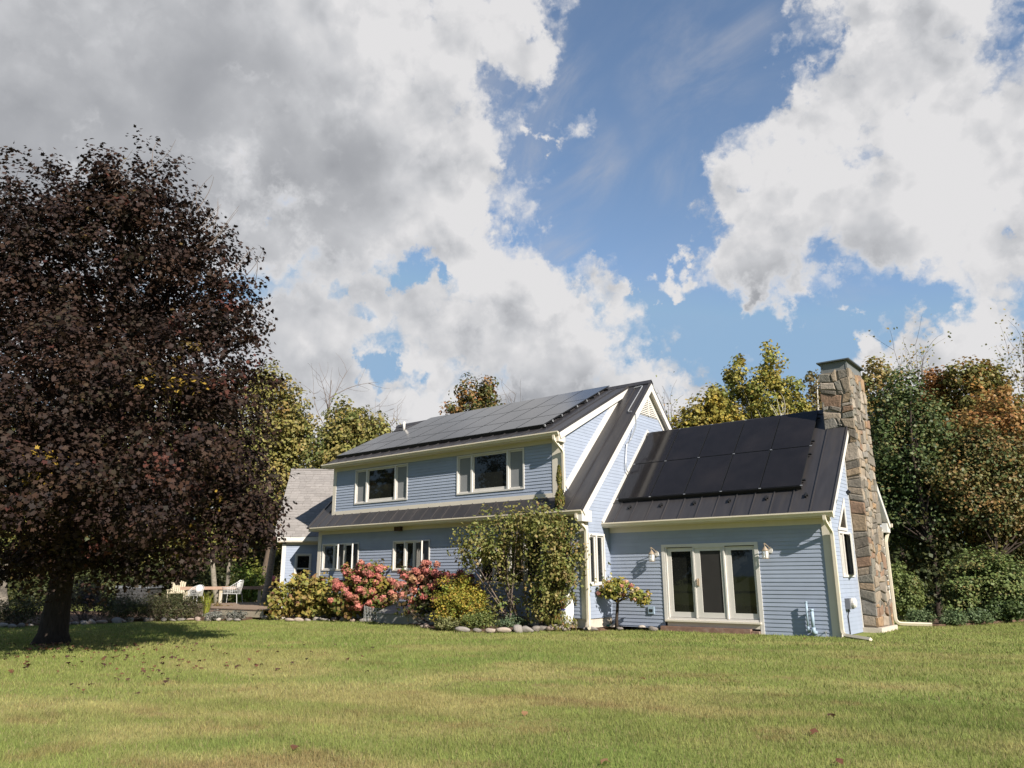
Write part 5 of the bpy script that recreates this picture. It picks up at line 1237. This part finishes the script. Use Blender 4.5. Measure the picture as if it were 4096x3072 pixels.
for i in rng.choice(len(cp), 16, False):
    s = cB+np.append(rng.normal(size=2)*.10, -.02)+RH*.35; limb(mbs, s, cp[i], .028, .01, 6, -.12)
obj('stems', mbs, DARKBARK, t)
heads(t, front_points(bl, 105, c, .75), .12, PINK, [5, 5, 4, 2, .6])
cD = np.array((-10.55, -1.95, 0.0))  # shaded part of the pink bush, shade mixed into leaf and flower colours
t, cp, bl, c = bush_at('hydrangea', 'shaded right end of the pink hydrangeas, its shade put into dark maroon colours', 1765, 1890, 2262, 2470, .5, pal((.075, .03, .028), (.10, .04, .032), (.06, .06, .028)), [4, 3, 2], 110, 13, .2, .13, base=cD, z=0.0)
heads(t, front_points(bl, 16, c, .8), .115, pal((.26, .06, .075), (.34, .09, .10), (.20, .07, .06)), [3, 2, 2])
bush_at('shrub', 'bright yellow-green spirea shrub in front of the tall green shrubs', 1735, 1955, 2310, 2512, .75, pal((.34, .28, .04), (.25, .25, .04), (.40, .26, .05), (.15, .19, .035), (.36, .18, .06)), [5, 5, 3, 4, 1], 420, 26, .17, .055, up=.5, lobes=5, flat=.8)
bush_at('perennial', 'low pale-leaved ground cover at the foot of the yellow shrub', 1725, 1850, 2472, 2520, .35, pal((.20, .20, .08), (.14, .155, .05), (.26, .25, .12)), [3, 3, 2], 90, 16, .10, .05, 'plant', stems=0, group='low plants edging the beds')
bush_at('perennial', 'green trailing plant between the yellow shrub and the edging stones', 1840, 1990, 2440, 2520, .4, pal((.12, .155, .04), (.17, .18, .05), (.08, .11, .03)), [3, 3, 2], 150, 18, .12, .05, 'plant', stems=0, group='low plants edging the beds')
bush_at('perennial', 'grey-green leafy plant under the left tall shrub', 1985, 2110, 2462, 2512, .35, pal((.085, .13, .075), (.11, .15, .08), (.15, .17, .07)), [3, 3, 1], 110, 16, .10, .05, 'plant', stems=0, group='low plants edging the beds')
bush_at('perennial', 'dark green mounded plant at the base of the leaning shrub, by the white bag', 2195, 2300, 2450, 2512, .35, pal((.04, .07, .025), (.06, .09, .03), (.09, .10, .03)), [4, 3, 1], 110, 16, .10, .055, 'plant', stems=0, group='low plants edging the beds')
LIL = pal((.185, .19, .052), (.24, .225, .072), (.13, .15, .042), (.30, .235, .09), (.23, .14, .06), (.13, .18, .045))
def lilac(label, base, tops, blobs, nclus, stems):
    t = thing('tall_shrub', label, 'shrub', base, 'tall leggy shrubs at the house corner')
    V, col, cp = crown(blobs, nclus, 15, .25, .09, LIL, [5, 4, 4, 2.5, 1, 1.5], QUAD, .6, up=.35)
    k = V.reshape(-1, 4, 3)[:, :, 2].min(1) > .15
    link('foliage', np_mesh('foliage', V.reshape(-1, 4, 3)[k].reshape(-1, 3), 4, LEAFM, col[k]), t)
    for i in range(stems):
        mb = MB(); tgt = cp[rng.integers(len(cp))]; s = np.array(base)+np.append(rng.normal(size=2)*.16, -.03)
        q = limb(mb, s, tgt, rng.uniform(.02, .036), .009, 6, .10, 6)
        for _ in range(4): a = q[rng.integers(2, 6)]; limb(mb, a, a+rng.normal(size=3)*.35+np.array((0, 0, .35)), .009, .004, 4, 0, 3)
        obj('stem', mb, TWIG, t, True)
LD = 22.3
def lb(px, py, rx, ry, dd=0): p = D(px, py, LD+dd); return (p[0], p[1], p[2], rx/F*LD, rx/F*LD*.8, ry/F*LD)
bL = D(2062, 2497, LD); bL[2] = 0; bR = D(2190, 2505, LD-.3); bR[2] = 0
lilac('tall leggy green shrub, left one, in front of the ground-floor window', bL, None, [lb(2000, 2130, 120, 85), (lb(1900, 2150, 85, 70)), lb(2090, 2090, 110, 90), lb(1960, 2220, 110, 60), lb(2090, 2200, 90, 80), lb(1880, 2230, 50, 60), lb(2040, 2310, 80, 40), lb(1860, 2180, 70, 70), lb(2000, 2420, 70, 40), lb(2120, 2400, 50, 40)], 270, 11)
lilac('tall leggy green shrub, right one, leaning to the house corner downspout', bR, None, [lb(2130, 2090, 100, 80, -.6), lb(2210, 2120, 105, 105, -.7), lb(2285, 2200, 75, 130, -.5), lb(2200, 2240, 100, 110, -.7), lb(2260, 2330, 95, 90, -.6), lb(2180, 2350, 80, 80, -.5), lb(2370, 2250, 40, 90, .3), lb(2330, 2380, 50, 60, .0), lb(2400, 2330, 30, 40, .4), lb(2160, 2430, 70, 50, -.5), lb(2340, 2450, 30, 50, .2)], 340, 12)
# narrow conifer at the dormer corner
ct = D(2236, 1866, 22.5); t = thing('arborvitae', 'narrow pointed arborvitae in front of the corner downspout', 'tree', (ct[0], ct[1], 0))
H = ct[2]; nL = 9000; zz_ = rng.random(nL)**.8*H; rr_ = (H-zz_)/H*.50+.045; rr_ *= (.62+.38*np.sin(zz_*9+rng.normal(size=nL)*.4)); an = rng.uniform(0, 2*math.pi, nL); q = rng.random(nL)**.4
pos = np.stack([ct[0]+np.cos(an)*rr_*q, ct[1]+np.sin(an)*rr_*q, zz_], 1); nn = unit(np.stack([np.cos(an), np.sin(an), np.full(nL, .2)], 1)+rng.normal(size=(nL, 3))*.4)
link('foliage', np_mesh('foliage', leaves(pos, nn, .085, QUAD*np.array((.6, 1.3, 1)), -2.0), 4, LEAFM, pick(pal((.13, .135, .03), (.20, .165, .04), (.09, .10, .026), (.19, .11, .035)), [4, 3, 4, 1.5], nL)), t)
mb = MB(); mb.tube([(ct[0], ct[1], -.1), (ct[0], ct[1], H*.85)], [.07, .02], 7); obj('trunk', mb, BARK, t)
# small standard hydrangea
hb = np.array((-5.93, -.62, 0)); t = thing('flowering_tree', 'small standard hydrangea tree with fading peach flower heads', 'tree', hb)
mb = MB(); mb.tube([hb-(0, 0, .05), hb+(.02, 0, .3), hb+(.06, 0, .6), hb+(.07, 0, .85)], [.055, .045, .042, .035], 8)
bl = [(hb[0]+.05, hb[1], 1.15, .50, .36, .14), (hb[0]-.62, hb[1]-.05, 1.0, .42, .28, .13), (hb[0]+.70, hb[1]+.0, .96, .42, .28, .14), (hb[0]+.85, hb[1], .78, .24, .2, .10), (hb[0]-.05, hb[1], .94, .35, .28, .09), (hb[0]+.1, hb[1], 1.30, .30, .22, .07), (hb[0]-.85, hb[1]-.05, .84, .22, .16, .09)]
V, col, cp = crown(bl, 165, 17, .12, .08, pal((.27, .25, .055), (.19, .21, .05), (.40, .28, .045), (.13, .16, .04)), [4, 4, 2, 2], QUAD, .5, up=.5)
for i in rng.choice(len(cp), 14, False): limb(mb, hb+(.06, 0, .72), cp[i], .018, .006, 5, .15)
obj('trunk', mb, DARKBARK, t, True); link('crown', np_mesh('crown', V, 4, LEAFM, col), t)
heads(t, front_points(bl, 26, hb, .6), .066, pal((.56, .37, .25), (.52, .27, .20), (.62, .48, .36), (.46, .20, .16)), [4, 3, 2, 2])
# rose with a white bloom, lily tuft and dry stalks
rb = np.array((-6.15, -.35, .0)); t = thing('rose', 'thin rose stem with one white bloom against the inner corner', 'plant', rb)
mb = MB(); limb(mb, rb, rb+(-.05, 0, 1.40), .012, .006, 5, .0); limb(mb, rb+(0, 0, .9), rb+(.25, -.1, 1.30), .008, .004, 5, 0); obj('stems', mb, HOSE, t)
pos = rb+rng.normal(size=(60, 3))*np.array((.14, .08, .12))+np.array((.05, 0, 1.22)); link('foliage', np_mesh('foliage', leaves(pos, unit(rng.normal(size=(60, 3))+np.array((0, 0, 1))), .075), 4, LEAFM, pick(DGREEN, [2, 3, 1, 3, 0], 60)*1.6), t)
heads(t, [rb+(-.05, -.03, 1.43)], .05, pal((.80, .78, .70)), [1], 'bloom')
def tuft(label, c, n, h, w, col, name='grass_tuft', spread=.5, group=None):
    t0 = []; cc = []
    for _ in range(n):
        a = rng.uniform(0, 2*math.pi); d = np.array((math.cos(a), math.sin(a), 0)); s = np.array((-d[1], d[0], 0))*w; b = np.array(c)+d*rng.uniform(0, .08); L = h*rng.uniform(.6, 1.1); o = d*L*spread*rng.uniform(.3, 1)
        m = b+o*.35+np.array((0, 0, L*.62)); e = b+o+np.array((0, 0, L*rng.uniform(.75, 1)))
        t0 += [b-s, b+s, m+s*.8, m-s*.8, m-s*.8, m+s*.8, e+s*.1, e-s*.1]; k = pick(col, [1]*len(col), 1, .25)[0]; cc += [k, k]
    return tag(link(name, np_mesh(name, np.array(t0), 4, LEAFM, np.array(cc))), label, 'plant', group)
BG = pal((.25, .27, .04), (.20, .24, .035), (.30, .26, .05)); LG = pal((.09, .16, .03), (.12, .19, .04))
tuft('bright yellow-green tuft of tall grass in the deck bed', G(822, 2470), 90, 1.05, .012, BG)
tuft('green lily leaves in front of the outlet box', G(2562, 2506), 40, .42, .012, LG, 'lily'); tuft('smaller green leaf tuft just left of the door step', G(2600, 2508), 30, .30, .012, LG, 'lily')
tuft('dry yellow stalks lying round the hose in the corner bed', G(2432, 2508), 40, .35, .008, pal((.42, .27, .09), (.30, .22, .07)), 'dry_stalks', 1.3)
bush_at('perennial', 'silvery lavender mound by the pale deck fascia, left one', 830, 885, 2445, 2480, .35, pal((.17, .175, .16), (.21, .20, .17)), [1, 1], 90, 14, .10, .05, 'plant', stems=0, group='silvery mounds by the deck')
bush_at('perennial', 'silvery lavender mound touching the pale deck fascia, right one', 905, 985, 2442, 2480, .35, pal((.19, .185, .16), (.16, .165, .14)), [1, 1], 90, 14, .10, .05, 'plant', stems=0, group='silvery mounds by the deck')
bush_at('perennial', 'orange-brown fading flowers at the front of the deck', 830, 920, 2412, 2455, .3, pal((.28, .17, .05), (.20, .12, .05), (.16, .15, .05)), [2, 2, 2], 70, 14, .10, .05, 'plant', stems=0)
BEDG = pal((.06, .075, .03), (.085, .09, .035), (.11, .09, .045), (.10, .075, .065))
for lab, a, b, tp, bs in (('hazy mauve perennial clump right of the maple trunk', 255, 420, 2310, 2488), ('grassy perennial clump below the hot tub', 400, 560, 2375, 2484), ('grassy perennial clump with pale seed heads left of the hidden chair', 540, 690, 2370, 2480), ('green perennial clump below the wire chair under the maple', 660, 800, 2385, 2478), ('shaded perennial clump left of the maple trunk', -20, 150, 2390, 2500)):
    bush_at('perennial', lab, a, b, tp, bs, .8, BEDG if tp != 2310 else pal((.12, .085, .10), (.08, .08, .04), (.10, .08, .06)), [3, 3, 2, 1] if tp != 2310 else [2, 2, 2], 260, 18, .2, .065, 'plant', stems=14, group='perennials under the maple', up=.8, shape=QUAD*np.array((.45, 1.5, 1)))
bush_at('shrub', 'lime-green sapling foliage right of the leaning trunk beyond the deck', 945, 1060, 2225, 2400, .8, pal((.17, .21, .04), (.12, .17, .035), (.22, .22, .05)), [3, 3, 1], 120, 20, .35, .15, base=D(1000, 2330, 40)*np.array((1, 1, 0)), group=None)
# right-hand bed
def gdep(px, py): return G(px, py)
bush_at('shrub', 'sunlit green lilac shrub close against the back corner of the chimney end', 3560, 3685, 2265, 2478, .75, pal((.13, .165, .05), (.17, .20, .06), (.095, .13, .038), (.22, .15, .06)), [4, 3, 3, .5], 330, 22, .2, .085, up=.7, flat=.7)
bush_at('shrub', 'large mounded dark green viburnum at the right edge', 3745, 4170, 2195, 2478, 1.3, pal((.11, .145, .045), (.14, .175, .055), (.19, .14, .055), (.075, .105, .034)), [4, 4, 1.5, 2.5], 700, 24, .28, .10, up=1.0, flat=.45, lobes=6, leafmat=LEAFDARK, dome=.45)
bush_at('shrub', 'small dark green shrub in front of the mounded viburnum', 3945, 4080, 2385, 2485, .6, pal((.055, .085, .028), (.075, .105, .033), (.045, .065, .024)), [4, 3, 2], 170, 22, .2, .09, up=.8, flat=.6, leafmat=LEAFDARK)
for lab, a, b, tp, bs in (('low grey-green plant at the downspout end behind the chimney', 3630, 3735, 2442, 2498), ('middle low green plant of the three in the right bed', 3760, 3865, 2448, 2500), ('low green plant nearest the mounded viburnum', 3870, 3975, 2440, 2496)):
    bush_at('perennial', lab, a, b, tp, bs, .35, pal((.10, .145, .065), (.13, .17, .075), (.075, .11, .045)), [3, 3, 2], 120, 18, .12, .055, 'plant', stems=0, group='low plants in the right bed')
bush_at('perennial', 'broad-leaved hosta under the sunlit lilac', 3640, 3705, 2412, 2470, .4, pal((.12, .165, .05), (.10, .14, .045)), [1, 1], 40, 10, .16, .19, 'plant', stems=0, up=1.2)
bush_at('perennial', 'broad-leaved hosta in the shade under the viburnum', 3812, 3880, 2400, 2462, .4, pal((.12, .165, .05), (.10, .14, .045)), [1, 1], 40, 10, .16, .19, 'plant', stems=0, up=1.2)

# ------------------------------------------------------------------ fallen leaves on the lawn
FL = []
for i, c in enumerate(((.17, .075, .045), (.12, .062, .045), (.32, .18, .09), (.085, .045, .035))):
    FL.append(np_mesh('fallen_leaf', LOB*np.array((1, 1, 2.2)), len(LOB), LEAFM, np.array([c])))
def fallen(px, py, k, label='brown maple leaf lying on the grass near the tree', grp='fallen leaves below the maple', s=None):
    p = G(px, py); o = bpy.data.objects.new('fallen_leaf', FL[k]); COL.objects.link(o); s = s or rnd.uniform(.055, .105); o.scale = (s, s, s)
    o.location = (p[0], p[1], float(ground_z(p[0], p[1]))+.03+.02*rnd.random()); o.rotation_euler = (rnd.uniform(-.4, .4), rnd.uniform(-.4, .4), rnd.uniform(0, 6.28)); tag(o, label, 'leaf', grp)
for i in range(170):
    u = rnd.random()
    px = rnd.gauss(420, 330) if u < .8 else rnd.uniform(500, 1500); py = 2575+abs(rnd.gauss(0, 75))+max(0, (px-700)*-.0)
    if px > 0 and py < 2860: fallen(px, py, rnd.choice((0, 1, 0, 3)))
for i in range(26): fallen(205+rnd.gauss(0, 55), 2582+rnd.uniform(-6, 22), rnd.choice((0, 2, 1)), 'dry leaf heaped at the foot of the maple trunk', 'leaves at the maple trunk', .12)
for px, py, k, lab in ((1178, 2995, 0, 'single red-brown leaf on the lawn at the bottom, left of centre'), (3355, 3058, 0, 'red-brown leaf at the very bottom edge of the lawn, right of centre'), (3260, 2937, 0, 'small red leaf low on the lawn below the patio door'), (2100, 2857, 2, 'pale curled leaf lying in the middle of the lawn'), (2420, 3060, 2, 'tan leaf at the bottom edge of the lawn near the middle'), (3220, 2560, 2, 'tan leaf on the grass just in front of the corner downspout'), (2570, 2720, 2, 'small tan leaf on the lawn in front of the small flowering tree'), (3325, 2865, 1, 'small brown leaf on the lawn on the right-hand side')):
    fallen(px, py, k, lab, None, .10)
